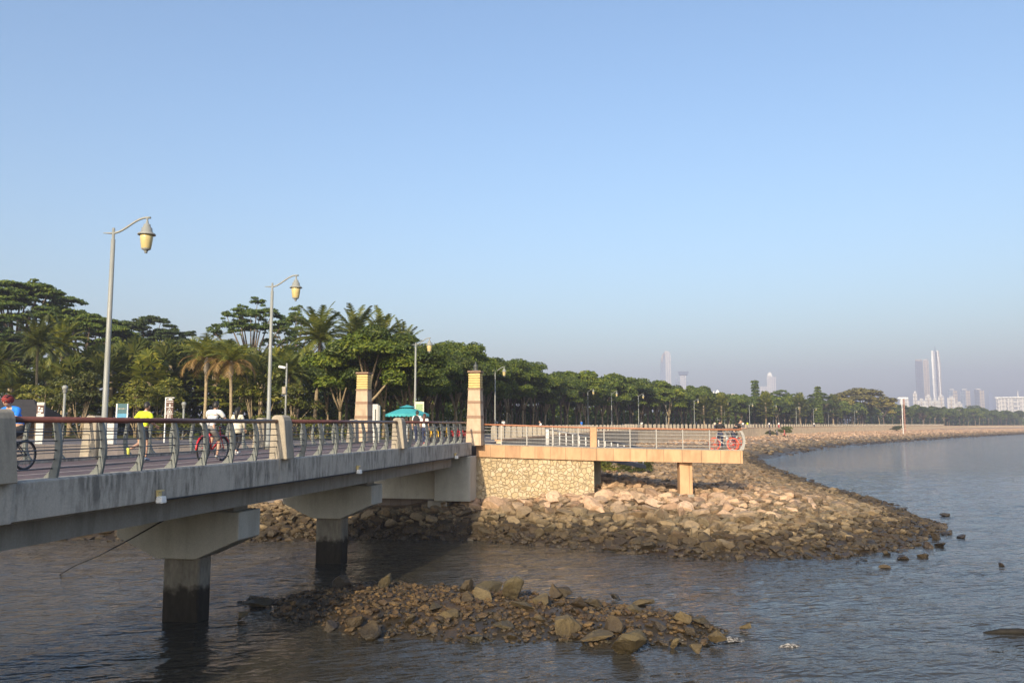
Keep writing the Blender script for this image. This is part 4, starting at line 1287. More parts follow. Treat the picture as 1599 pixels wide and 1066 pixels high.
# single trees of the park behind the footbridge
tree_at(RT[0], 18, 118, 428, 'tallest dark umbrella-shaped rain tree, above all others at the picture edge', None, 0.4, 1.05)
tree_at(RT[1], -60, 100, 486, 'rain tree with low flat crown in front of the tallest one', None, 1.4, 1.2)
tree_at(RT[0], 130, 108, 482, 'rain tree with flat green pads rising just beside the near lamp pole', None, 2.2, 0.95)
tree_at(RT[1], 225, 125, 490, 'rain tree with a flat crown between the near lamp pole and the two dry palms', None, 3.9, 0.95)
tree_at(RTs[0], 390, 112, 466, 'airy open-crowned rain tree standing behind the second street lamp', None, 0.9, 0.85)
tree_at(RTs[0], 462, 128, 478, 'airy rain tree half hidden behind the coconut palms', None, 2.9, 0.7)
tree_at(CP[0], 490, 76, 492, 'coconut palm with long arching yellow-green fronds next to the second street lamp', None, 0.3, 1.0)
tree_at(CP[1], 556, 84, 494, 'tall coconut palm rising above the dark tree by the stone pillar', None, 1.2, 0.95)
tree_at(CP[2], 590, 90, 502, 'coconut palm with upright fronds behind the dark tree by the stone pillar', None, 2.0, 0.9)
tree_at(CP[0], 628, 94, 518, 'coconut palm showing its dark fronds above the wood near the third lamp', None, 4.0, 0.8)
tree_at(CP[1], 450, 68, 560, 'young coconut palm with low drooping fronds beside the camera pole', None, 5.0, 1.0)
tree_at(CP[2], 60, 78, 505, 'coconut palm with upright pale fronds below the tallest rain tree', None, 0.7, 0.8)
tree_at(CP[0], 98, 84, 508, 'second coconut palm below the tallest rain tree, nearer the lamp pole', None, 3.3, 0.75)
tree_at(CP[1], -8, 74, 545, 'coconut palm cut by the picture edge behind the helmeted cyclist', None, 2.3, 0.9)
tree_at(DP[0], 318, 66, 518, 'slim palm with brown dead fronds, behind the brown pictogram sign', 'dry crowned palms', 0.2)
tree_at(DP[1], 361, 64, 526, 'slim palm with brown dead fronds, behind the white-shirted cyclist', 'dry crowned palms', 2.6)
k = 0
for px, Y, top in [(110, 78, 560), (140, 84, 545), (172, 80, 548), (205, 86, 540), (232, 80, 552), (262, 84, 538), (288, 88, 545), (330, 86, 545), (378, 84, 548), (405, 80, 552), (430, 86, 545), (20, 84, 570), (75, 88, 560), (190, 92, 536), (245, 94, 536), (300, 95, 536), (350, 94, 540)]:
    tree_at(FP[k % 4], px, Y, top, 'bushy fan palm in the dense palm thicket between the two bridge lamps', 'fan palms of the thicket', None, 1.25); k += 1
for px, Y, top, lab in [(128, 68, 575, 'small light green tree with thin trunk beside the near street lamp'), (215, 70, 585, 'small leafy tree behind the runner in yellow'),
                        (70, 72, 590, 'small tree behind the white-and-brown sign near the cyclist'), (395, 67, 570, 'small yellow-green tree between the dry palms and the second lamp'),
                        (455, 66, 590, 'small bare-branched tree beneath the young coconut palm'), (250, 74, 590, 'small bushy tree behind the brown pictogram sign')]:
    tree_at(ST[k % 3], px, Y, top, lab, None, None, 1.1); k += 1
# large dark tree by the stone pillar
tree_at(BL[0], 572, 64, 512, 'broad dark green tree with low crown behind the land-side stone pillar', None, 1.0, 1.35)
tree_at(BL[1], 640, 66, 516, 'broad dark green tree hanging over the teal parasol', None, 2.0, 1.15)
tree_at(BL[2], 528, 72, 545, 'dark green tree between the coconut palm and the land-side stone pillar', None, 0.5, 1.1)
# bigger and odd trees along the far promenade
far = [(RTg[0], 1345, 420, 606, 'large yellow-green spreading tree above the far end of the tree row', 2.0), (RT[1], 1220, 330, 607, 'dark spreading tree behind the row, beside the narrow conifer', 0.9),
       (RT[0], 1278, 345, 610, 'dark flat-crowned tree around the short conifer on the far shore', 0.8), (BLm[0], 1042, 190, 597, 'dark rounded tree rising above the row below the curved tower', 1.2),
       (RT[0], 1090, 260, 606, 'flat crowned tree above the row below the mushroom-topped tower', 0.8), (RT[1], 1520, 700, 632, 'broad green tree on the far shore before the three grey towers', 1.3),
       (BLf[0], 1570, 770, 640, 'lone tree with flat top before the long white apartment block', 1.2), (RTg[0], 1312, 400, 619, 'smaller yellow-green tree leaning against the large yellow-green one, nearer the short conifer', 1.3), (RTg[0], 1378, 450, 622, 'smaller yellow-green tree on the beacon side of the large yellow-green one', 1.3),
       (RT[0], 1405, 480, 630, 'dark tree mass behind the white beacon mast', 1.1), (RT[1], 1440, 520, 634, 'dark tree on the far shore below the twin-finned tower', 1.2),
       (RT[0], 1478, 600, 640, 'dark tree on the far shore before the low white apartment houses', 1.2)]
for pr, px, Y, top, lab, wd in far: tree_at(pr, px, Y, top, lab, None, None, wd)
for px, Y, top in [(1100, 215, 618), (1125, 235, 615), (1195, 275, 613), (1250, 312, 615), (1300, 362, 617)]:
    tree_at(FP[0], px, Y, top, 'pale palm head showing among the dark trees of the far row', 'palms in the far row')
def conifer():
    lobes = []
    for k in range(14):
        z = 1.5 + k * 0.75; r = 1.15 - 0.03 * k
        for j in range(4):
            a = j * 1.57 + k; lobes.append((math.cos(a) * r * .55, math.sin(a) * r * .55, z, r * 0.75, 0.5))
    return [proto('narrow_conifer', 'conifer', trunk_mesh([([(0, 0, -.3), (0, 0, 6), (0, 0, 12)], [0.3, 0.2, 0.05])]), crown_mesh('crown', lobes, 160, 0.32, 0.3), M['bark'], M['leaf_rain']), 12.2, False]
CF = conifer()
tree_at(CF, 1180, 300, 591, 'tall narrow dark conifer standing above the far tree row'); tree_at(CF, 1278, 330, 601, 'shorter narrow conifer rising from a flat dark crown on the far shore')
# shrubs
for px, Y, top, lab in [(280, 62, 640, 'low green hedge shrub behind the brown pictogram sign'), (250, 62, 642, 'low hedge shrub beside the brown pictogram sign'), (400, 60, 645, 'low shrub at the foot of the second street lamp'),
                        (430, 62, 640, 'low shrub beside the camera pole'), (490, 60, 648, 'low shrub before the coconut palm trunk')]:
    tree_at(SH[k % 2], px, Y, top, lab, None, None, 1.4); k += 1
def shrub_on(px, py, z, h, lab, wide=1.0):
    p = on_z(px, py, z); place(SH[0], p.x, p.y, z - 0.1, h, lab, None, None, wide)
for x, y, h_, lab, wd in [(6.6, 60, 1.9, 'green bush behind the open part of the viewing deck', 1.2), (10.3, 66, 1.6, 'round green bush on the rocks seen through the deck railing', 1.3), (8.6, 64, 1.3, 'small bush beside the round one, seen through the deck railing', 1.2)]:
    place(SH[0], x, y, shore_z(x, y) - 0.1, h_, lab, None, None, wd)
place(SH[1], 77, 236, 2.3, 3.0, 'big green bush at the foot of the retaining wall on the far beach', None, None, 1.8)
place(SH[1], 71, 228, 2.3, 1.7, 'low spreading bush beside the big one on the far beach', None, None, 2.0)
place(SH[0], 178, 385, 2.5, 3.0, 'bush on the far beach beyond the beacon mast', None, None, 2.2)

# ------------------------------------------------------------------ street lamps
def lamp_thing():
    t = thing('street_lamp', '', 'street lamp', (0, 0, 0), 0, 'street lamps of the bridge and promenade')
    H = 6.95
    MB().tube([(0, 0, 0), (0, 0, 0.35), (0, 0, 0.36), (0, 0, 3), (0, 0, H - 0.35), (0, 0, H - 0.34), (0, 0, H)], [0.115, 0.115, 0.085, 0.078, 0.062, 0.042, 0.042], 12).build('pole', M['pole'], t, True)
    pth = []
    for i in range(19):
        f = i / 18; x = -0.3 + 1.38 * f
        pth.append((x, 0, H - 0.16 + 0.5 * (0.5 - 0.5 * math.cos(math.pi * min(1, max(0, (f - 0.18) / 0.75))))))
    MB().tube(pth, [0.012 + 0.022 * min(1, i / 4) for i in range(19)], 8).build('arm', M['pole'], t, True)
    K = lambda P_: [(r_ * 0.86, z_ * 0.94) for r_, z_ in P_]
    hd = MB().lathe(K([(0.02, 0.0), (0.03, -0.04), (0.045, -0.05), (0.05, -0.12), (0.11, -0.15), (0.13, -0.24), (0.175, -0.27), (0.195, -0.40), (0.29, -0.455), (0.30, -0.49), (0.2, -0.5)]), 18, (0.98, 0, H + 0.27)).build('lamp_head', M['pole'], t, True)
    MB().lathe(K([(0.225, -0.47), (0.215, -0.6), (0.165, -0.93), (0.14, -0.96)]), 18, (0.98, 0, H + 0.27)).build('lamp_shade', M['lamp_glass'], t, True)
    MB().lathe(K([(0.305, -0.475), (0.305, -0.50), (0.23, -0.505)]), 18, (0.98, 0, H + 0.27)).build('rim', M['pole'], t, True)
    MB().lathe(K([(0.155, -0.945), (0.155, -0.97), (0.08, -1.0), (0.05, -1.05), (0.05, -1.09), (0.0, -1.1)]), 14, (0.98, 0, H + 0.27)).build('bottom_cap', M['pole'], t, True)
    MB().tube([(0.98, 0, H + 0.34), (0.98, 0, H + 0.24)], 0.028, 8).build('hanger', M['pole'], t)
    return t
lamp = lamp_thing()
p = B(24.68, -5.92, DECK_Z); lamp.location = p; lamp.rotation_euler = (0, 0, R(4)); lamp.scale = (1.03, 1.03, 1.03)
lamp['label'] = 'tallest and nearest street lamp, rising from the footbridge by a pale post'
p = B(35.0, -5.92, DECK_Z); dup(lamp, p, R(4), 'second street lamp on the footbridge, before the airy rain tree')
lk = list(lamp.children)
labs = ['street lamp hanging out of the dark trees between the two stone pillars', 'street lamp just beyond the pillar with the finial, half in the leaves']
for i, (px, Y) in enumerate([(648, 61), (773, 92), (918, 150), (955, 161), (997, 174), (1040, 193), (1084, 212), (1131, 236), (1170, 257), (1207, 278), (1243, 302), (1270, 326), (1293, 350), (1334, 385), (1375, 430)]):
    p = at(px, 640, Y)
    dup(lamp, (p.x, Y, LAND), R(6) if i < 2 else R(-8), labs[i] if i < 2 else 'street lamp with cream shade in the long row before the promenade trees', None, None, lk)

# ------------------------------------------------------------------ bollards on the promenade edge
EG = [Vector((x, y, 0)) for x, y in EDGE]
ED = [0]
for a, b in zip(EG[:-1], EG[1:]): ED.append(ED[-1] + (b - a).length)
def edge_at(d):
    for i in range(len(EG) - 1):
        if d <= ED[i + 1] or i == len(EG) - 2:
            return EG[i].lerp(EG[i + 1], (d - ED[i]) / (ED[i + 1] - ED[i])), (EG[i + 1] - EG[i]).normalized()
bme = MB().extrude([(-.2, -.16, 0), (-.2, -.16, .72), (-.16, -.16, .84), (-.08, -.16, .89), (.08, -.16, .89), (.16, -.16, .84), (.2, -.16, .72), (.2, -.16, 0)], (0, .32, 0)).mesh('bollard', bevel=0.02)
bme.materials.append(M['postc'])
d = 6.0; i = 0
while d < 560 and i < 190:
    p, dr = edge_at(d)
    o = obj('bollard', bme); lf = Vector((-dr.y, dr.x, 0))
    o.location = (p.x + lf.x * .2, p.y + lf.y * .2, LAND + (0.16 if d > 5.6 else 0)); o.rotation_euler = (0, 0, -math.atan2(dr.x, dr.y) )
    if d > 90: o.scale = (1.35, 1.35, 1.1)
    tag(o, 'pale round-topped concrete bollard in the short row behind the viewing deck railing' if d < 40 else 'pale concrete bollard in the long row on top of the beach retaining wall', 'bollard', 'bollards behind the viewing deck' if d < 40 else 'bollards along the beach wall')
    d += 2.3 if d < 60 else 3.1; i += 1

# ------------------------------------------------------------------ signs, columns, camera pole, parasol
M['sign_brown'] = plain('brown_sign', (0.10, 0.05, 0.035), 0.5, 0, 0.08, 5)
M['sign_teal'] = plain('dark_teal_sign', (0.04, 0.11, 0.13), 0.45, 0, 0.1, 5)
M['sign_blue'] = plain('blue_sign', (0.08, 0.27, 0.42), 0.45, 0, 0.1, 5)
M['cream'] = plain('cream_panel', (0.62, 0.58, 0.42), 0.5, 0, 0.12, 6)
M['green_print'] = plain('green_print', (0.24, 0.34, 0.16), 0.5, 0, 0.2, 9)
def sign_base(name, label, px, Y, cat='sign', z=LAND):
    return thing(name, label, cat, (at(px, 640, Y).x, Y, z), R(-6))
t = sign_base('pictogram_sign', 'tall narrow brown sign with white figure and warning triangle', 265, 52)
zt = at(265, 621, 52).z - LAND
MB().box((0, 0, zt - .85), (0.48, 0.06, 1.5)).build('panel', M['sign_brown'], t)
MB().box((-.27, 0, zt / 2), (0.06, 0.08, zt)).box((-.0, 0, zt + .01), (0.6, 0.09, 0.04)).build('post', M['white'], t)
mb = MB()
for x, w, h_ in ((-.12, .10, .05), (-.03, .06, .10), (.06, .14, .08), (.15, .08, .05)): mb.box((x, -.034, zt - .13 + h_ * .3), (w, .006, h_))
mb.box((0, -.034, zt - .25), (.46, .006, .025))
mb.lathe([(0.0, 0), (.03, .02), (.03, .05), (0, .07)], 8, (0.02, -.034, zt - .42)).box((.02, -.034, zt - .47), (.09, .006, .09))
mb.box((0, -.034, zt - .57), (.46, .006, .025))
A_, B_, C_ = Vector((-.17, -.034, zt - .93)), Vector((.17, -.034, zt - .93)), Vector((0, -.034, zt - .64))
for q0, q1 in ((A_, B_), (B_, C_), (C_, A_)): mb.tube([q0, q1], .016, 4)
mb.box((-.025, -.034, zt - .85), (.03, .006, .12)).box((.03, -.034, zt - .85), (.03, .006, .12))
mb.box((0, -.034, zt - 1.0), (.46, .006, .02))
for r_ in range(6):
    for x in (-.07, .03, .1): mb.box((x, -.034, zt - 1.08 - r_ * .09), (.07 if x < 0 else .02, .006, .06))
mb.build('white_print', M['white'], t)
t = sign_base('map_sign', 'narrow white sign with brown printed panel beside the helmeted cyclist', 64, 49)
zt = at(64, 628, 49).z - LAND
MB().box((0, 0, zt / 2), (0.46, 0.10, zt)).build('panel', M['sign_white'], t)
MB().box((0, -.053, zt - .42), (.46, .006, .5)).build('brown_print', M['sign_brown'], t)
mb = MB()
for x, z, w, h_ in ((-.08, .32, .12, .10), (.1, .36, .14, .06), (.06, .5, .2, .12), (-.12, .46, .06, .12), (-.05, .62, .2, .06)): mb.box((x, -.058, zt - z), (w, .006, h_))
mb.build('white_print', M['white'], t)
t = sign_base('notice_board', 'dark teal and blue notice board on a pale post near the tall lamp', 191, 50)
zt = at(191, 630, 50).z - LAND
MB().box((0.02, 0, zt - .42), (0.62, 0.07, 0.36)).build('header_panel', M['sign_teal'], t)
MB().box((0.02, 0, zt - .82), (0.62, 0.07, 0.44)).build('panel', M['sign_blue'], t)
MB().box((0.02, 0, zt - .12), (0.62, 0.07, 0.24)).build('top_panel', M['sign_teal'], t)
MB().box((-.33, 0, zt / 2), (0.08, 0.1, zt)).box((.35, 0, zt / 2), (0.05, 0.08, zt)).build('post', M['white'], t)
mb = MB()
for x, w in ((-.16, .14), (-.02, .05), (.08, .1), (.2, .06)): mb.box((x, -.038, zt - .3), (w, .006, .06))
mb.build('white_print', M['postc'], t)
t = sign_base('white_cabinet', 'small white box-shaped cabinet between the pale post and the notice board', 176, 48, 'cabinet')
MB().box((0, 0, .68), (.44, .3, 1.36), taper=.96).build('body', M['sign_white'], t, bevel=.02)
MB().box((0, 0, 1.39), (.5, .36, .06)).build('lid', M['postc'], t)
t = sign_base('column_sign', 'white upright column sign right beside the land-side stone pillar', 588, 52)
zt = at(588, 631, 52).z - LAND
MB().box((-.05, 0, zt / 2), (.34, .3, zt)).build('column', M['sign_white'], t, bevel=.01)
MB().box((.18, 0, zt / 2 - .02), (.12, .26, zt - .1)).build('grey_side', M['pole'], t)
MB().box((-.02, -.153, zt - .95), (.08, .006, 1.3)).build('dark_print', M['dark'], t)
t = sign_base('map_board', 'pale board with green print standing behind the teal parasol', 655, 59)
zt = at(655, 627, 59).z - LAND
MB().box((0, 0, zt - .52), (.64, .06, 1.04)).build('panel', M['cream'], t)
MB().box((0, -.034, zt - .55), (.5, .006, .8)).build('green_print', M['green_print'], t)
for x in (-.2, .2): MB().tube([(x, .05, 0), (x, .05, zt - .4)], .035, 8).build('post', M['pole'], t)
t = sign_base('camera_pole', 'slim grey pole with white security camera near the second lamp', 446, 58, 'camera pole')
zt = at(446, 567, 58).z - LAND
MB().tube([(0, 0, 0), (0, 0, zt)], [.075, .055], 10).build('pole', M['pole'], t, True)
cm_ = MB().box((-.28, -.12, zt - .28), (.5, .16, .16), m=Matrix.Rotation(R(10), 3, 'Y')).build('camera', M['white'], t, bevel=.02)
MB().tube([(0, 0, zt - .3), (-.2, -.1, zt - .3)], .03, 6).build('bracket', M['pole'], cm_)
MB().box((-.1, -.08, zt - 1.9), (.26, .2, .5)).build('control_box', M['postc'], t)
for px, top, Y, lab in ((100, 601, 52, 'short round-topped lamp post between the brown-white sign and the tall lamp'), (287, 627, 62, 'short round-topped lamp post next to the brown pictogram sign')):
    t = thing('post_light', lab, 'post light', (at(px, 640, Y).x, Y, LAND), 0, 'short lamp posts in the park')
    zt = at(px, top, Y).z - LAND
    MB().tube([(0, 0, 0), (0, 0, zt - .5)], .075, 10).build('pole', M['pole'], t, True)
    MB().lathe([(.08, zt - .52), (.13, zt - .45), (.13, zt - .28), (.17, zt - .25), (.18, zt - .12), (.1, zt - .02), (0, zt)], 14).build('lamp_head', M['pole'], t, True)
# parasol
M['teal'] = plain('teal_canvas', (0.05, 0.35, 0.37), 0.7, 0, 0.1, 3)
t = sign_base('parasol', 'teal market parasol with scalloped edge behind the footbridge railing', 636, 56, 'parasol')
zt = at(630, 632, 56).z - LAND
def canopy(r, z0, z1, n=8):
    mb = MB(); m = 6
    vs = [(0, 0, z1)]; fs = []
    for i in range(1, m + 1):
        for k in range(n * 4):
            a = 2 * math.pi * k / (n * 4); f = i / m
            sag = 1 - 0.05 * abs(math.sin(a * n / 2))
            vs.append((r * f * sag * math.cos(a), r * f * sag * math.sin(a), z1 + (z0 - z1) * (f ** 1.15)))
    q = n * 4
    for k in range(q): fs.append((0, 1 + k, 1 + (k + 1) % q))
    for i in range(m - 1):
        for k in range(q): fs.append((1 + i * q + k, 1 + (i + 1) * q + k, 1 + (i + 1) * q + (k + 1) % q, 1 + i * q + (k + 1) % q))
    return mb.add(vs, fs)
canopy(1.5, zt - .62, zt - .1).build('canopy', M['teal'], t, True)
canopy(.62, zt - .17, zt).build('vent', M['teal'], t, True)
mb = MB(); q = 96
vs = []
for k in range(q):
    a = 2 * math.pi * k / q; sag = 1 - 0.05 * abs(math.sin(a * 4)); r_ = 1.5 * sag
    vs += [(r_ * math.cos(a), r_ * math.sin(a), zt - .61), (r_ * 1.01 * math.cos(a), r_ * 1.01 * math.sin(a), zt - .74 - .07 * abs(math.sin(a * 16)))]
mb.add(vs, [(2 * k, 2 * k + 1, (2 * k + 3) % (2 * q), (2 * k + 2) % (2 * q)) for k in range(q)]).build('valance', M['teal'], t)
MB().tube([(0, 0, 0), (0, 0, zt - .1)], .035, 8).build('pole', M['white'], t)
MB().lathe([(.3, 0), (.3, .1), (.06, .14)], 12).build('base', M['postc'], t)
# beacon mast
t = thing('beacon_mast', 'white and red beacon mast with flat top board on the far beach', 'mast', (at(1411, 660, 330).x, 330, 2.6))
zt = at(1411, 622, 330).z - 2.6
M['red'] = plain('red_paint', (0.36, 0.19, 0.14), 0.5)
MB().tube([(-.35, 0, -1), (-.35, 0, zt)], .15, 8).build('pole', M['white'], t)
mb = MB(); n = 9
for x in (.3, .75): mb.tube([(x, .2, -1), (x, .2, zt)], .09, 5)
for i in range(n):
    z0, z1 = zt * i / n, zt * (i + 1) / n
    mb.tube([(.3, .2, z0), (.75, .2, z1)], .09, 4)
    mb.box((.52, .2, z1), (.45, .1, .3))
mb.build('ladder', M['red'], t)
MB().box((.1, 0, zt + .2), (4.0, .5, .5)).build('top_board', M['white'], t)

# pavilion roof behind the cyclist
M['tile'] = plain('dark_roof_tiles', (0.03, 0.027, 0.027), 0.85, 0, 0.3, 3)
c = at(18, 640, 66)
t = thing('pavilion', 'low pavilion with dark tiled roof behind the helmeted cyclist', 'pavilion', (c.x, 66, LAND), R(8))
mb = MB(); z0, z1 = 1.7, 3.1
mb.add([(-4.5, -2.5, z0), (3.2, -2.5, z0), (3.2, 2.5, z0), (-4.5, 2.5, z0), (-3, 0, z1), (1.6, 0, z1)], [(0, 1, 5, 4), (1, 2, 5), (2, 3, 4, 5), (3, 0, 4), (3, 2, 1, 0)])
rf = mb.build('roof', M['tile'], t)
for x in (-4, 2.7):
    for y in (-2, 2): MB().tube([(x, y, 0), (x, y, z0)], .12, 8).build('post', M['bark'], t)
MB().box((-.6, 1.6, .75), (6.2, .15, 1.5)).build('back_wall', M['bark'], t)

# ------------------------------------------------------------------ people
def skin_mesh(name, chains, root=0, sub=2):
    """chains: list of lists of ((x,y,z), r); first points equal to an existing vertex join there"""
    V, Rr, E = [], [], []
    def vid(p, r):
        for i, q in enumerate(V):
            if (Vector(q) - Vector(p)).length < 1e-4: return i
        V.append(tuple(p)); Rr.append(r); return len(V) - 1
    for ch in chains:
        ids = [vid(p, r) for p, r in ch]
        E += [(a, b) for a, b in zip(ids[:-1], ids[1:]) if a != b]
    me = bpy.data.meshes.new(name)
    me.from_pydata(V, E, [])
    o = bpy.data.objects.new(name, me)
    COL.objects.link(o)
    sk = o.modifiers.new('s', 'SKIN'); sk.use_smooth_shade = True
    ss = o.modifiers.new('u', 'SUBSURF'); ss.levels = sub; ss.render_levels = sub
    for i, d in enumerate(me.skin_vertices[0].data):
        r = Rr[i]; d.radius = r if hasattr(r, '__len__') else (r, r); d.use_root = (i == root)
    bpy.context.view_layer.update()
    dg = bpy.context.evaluated_depsgraph_get()
    out = bpy.data.meshes.new_from_object(o.evaluated_get(dg), depsgraph=dg)
    out.name = name
    bpy.data.objects.remove(o); bpy.data.meshes.remove(me)
    for p in out.polygons: p.use_smooth = True
    return out
def join_mesh(me, mb):
    """adds the shapes collected in mb to mesh me"""
    bm = bmesh.new(); bm.from_mesh(me)
    vv = [bm.verts.new(p) for p in mb.v]
    for q in mb.f:
        try: bm.faces.new([vv[i] for i in q]).smooth = True
        except ValueError: pass
    bm.to_mesh(me); bm.free()
    return me
M['skin'] = plain('skin', (0.48, 0.29, 0.20), 0.55, 0, 0.06, 20)
M['hair'] = plain('black_hair', (0.02, 0.017, 0.015), 0.5, 0, 0.2, 30)
M['hair_brown'] = plain('brown_hair', (0.10, 0.04, 0.025), 0.5, 0, 0.2, 30)
def cloth(name, c): return plain(name, c, 0.85, 0, 0.1, 12)
M['c_white'] = cloth('white_cloth', (0.75, 0.74, 0.72)); M['c_black'] = cloth('black_cloth', (0.022, 0.022, 0.026)); M['c_grey'] = cloth('grey_cloth', (0.22, 0.21, 0.2))
M['c_yellow'] = cloth('fluorescent_yellow_cloth', (0.70, 0.85, 0.03)); M['c_cream'] = cloth('cream_cloth', (0.66, 0.60, 0.47)); M['c_blue'] = cloth('bright_blue_cloth', (0.02, 0.20, 0.72))
M['c_pink'] = cloth('pink_red_cloth', (0.60, 0.10, 0.12)); M['c_navy'] = cloth('dark_blue_cloth', (0.03, 0.04, 0.09)); M['c_lime'] = cloth('yellow_shoe', (0.6, 0.62, 0.12)); M['c_bluegrey'] = cloth('grey_blue_shoe', (0.2, 0.26, 0.36))
M['shoe'] = cloth('white_shoe', (0.7, 0.68, 0.66)); M['c_red'] = cloth('red_cloth', (0.22, 0.03, 0.03))

def V3(*a): return Vector(a)
STAND = dict(pel=(0, 0, .93), chest=(0, .01, 1.28), neck=(0, .0, 1.46), head=(0, .02, 1.60),
             sL=(-.17, 0, 1.40), eL=(-.23, -.01, 1.12), hL=(-.23, .06, .87), sR=(.17, 0, 1.40), eR=(.23, -.01, 1.12), hR=(.23, .06, .87),
             pL=(-.09, 0, .90), kL=(-.10, .02, .49), aL=(-.10, -.02, .09), pR=(.09, 0, .90), kR=(.10, .02, .49), aR=(.10, -.02, .09))
def pose(**k):
    d = dict(STAND); d.update(k); return {a: Vector(b) for a, b in d.items()}
WALK = dict(kL=(-.09, .10, .50), aL=(-.09, .22, .10), kR=(.09, .05, .49), aR=(.09, -.22, .13), eL=(-.22, -.10, 1.13), hL=(-.21, -.10, .88), eR=(.22, .05, 1.13), hR=(.2, .18, .92))
RUN = dict(pel=(0, 0, .93), chest=(0, .07, 1.27), neck=(0, .10, 1.44), head=(0, .14, 1.59), sL=(-.18, .08, 1.38), sR=(.18, .08, 1.38), eL=(-.27, -.08, 1.15), hL=(-.2, .14, 1.08), eR=(.27, .05, 1.12), hR=(.24, .27, 1.02),
           pL=(-.09, 0, .90), pR=(.09, 0, .90), kL=(-.11, .02, .50), aL=(-.14, -.34, .33), kR=(.10, .08, .49), aR=(.09, .05, .09))
RIDE = dict(pel=(0, -.22, .98), chest=(0, -.06, 1.30), neck=(0, .03, 1.46), head=(0, .09, 1.60), sL=(-.19, .0, 1.41), sR=(.19, .0, 1.41), eL=(-.28, .16, 1.2), hL=(-.27, .40, 1.08), eR=(.28, .16, 1.2), hR=(.27, .40, 1.08),
            pL=(-.09, -.2, .94), pR=(.09, -.2, .94), kL=(-.12, .17, .72), aL=(-.12, .02, .36), kR=(.12, .12, .56), aR=(.12, .0, .16))
CROUCH = dict(pel=(0, -.34, 1.02), chest=(0, -.14, 1.30), neck=(0, .0, 1.45), head=(0, .08, 1.58), sL=(-.2, -.05, 1.39), sR=(.2, -.05, 1.39), eL=(-.29, .14, 1.17), hL=(-.27, .38, 1.03), eR=(.29, .14, 1.17), hR=(.27, .38, 1.03),
              pL=(-.09, -.26, .94), pR=(.09, -.26, .94), kL=(-.12, .12, .74), aL=(-.12, -.02, .38), kR=(.12, .08, .56), aR=(.12, -.04, .16))
LEAN = dict(pel=(0, -.22, .92), chest=(0, .0, 1.22), neck=(0, .13, 1.36), head=(0, .2, 1.49), sL=(-.19, .07, 1.31), sR=(.19, .07, 1.31), eL=(-.24, .2, 1.12), hL=(-.08, .42, 1.14), eR=(.24, .2, 1.12), hR=(.08, .44, 1.14),
            pL=(-.09, -.22, .9), pR=(.09, -.22, .9), kL=(-.1, -.1, .49), aL=(-.1, -.22, .09), kR=(.1, -.16, .49), aR=(.12, -.28, .09))
def hand(mb, w, d, up, side):
    """palm with four curled fingers and a thumb, at wrist w, pointing along d"""
    d = d.normalized(); s = up.cross(d)
    if s.length < 1e-3: s = d.orthogonal()
    s.normalize(); n = d.cross(s).normalized()
    mb.tube([w, w + d * .045, w + d * .085], [.026, .036, .032], 8)
    for k, L in enumerate((.068, .08, .075, .058)):
        b = w + d * .08 + s * (-.027 + .018 * k)
        mb.tube([b, b + d * L * .5, b + d * L * .8 - n * L * .28, b + d * L * .85 - n * L * .6], [.009, .0088, .008, .007], 6)
    b = w + d * .03 + s * side * .03
    mb.tube([b, b + d * .03 + s * side * .028, b + d * .06 + s * side * .03 - n * .012], [.012, .0105, .008], 6)
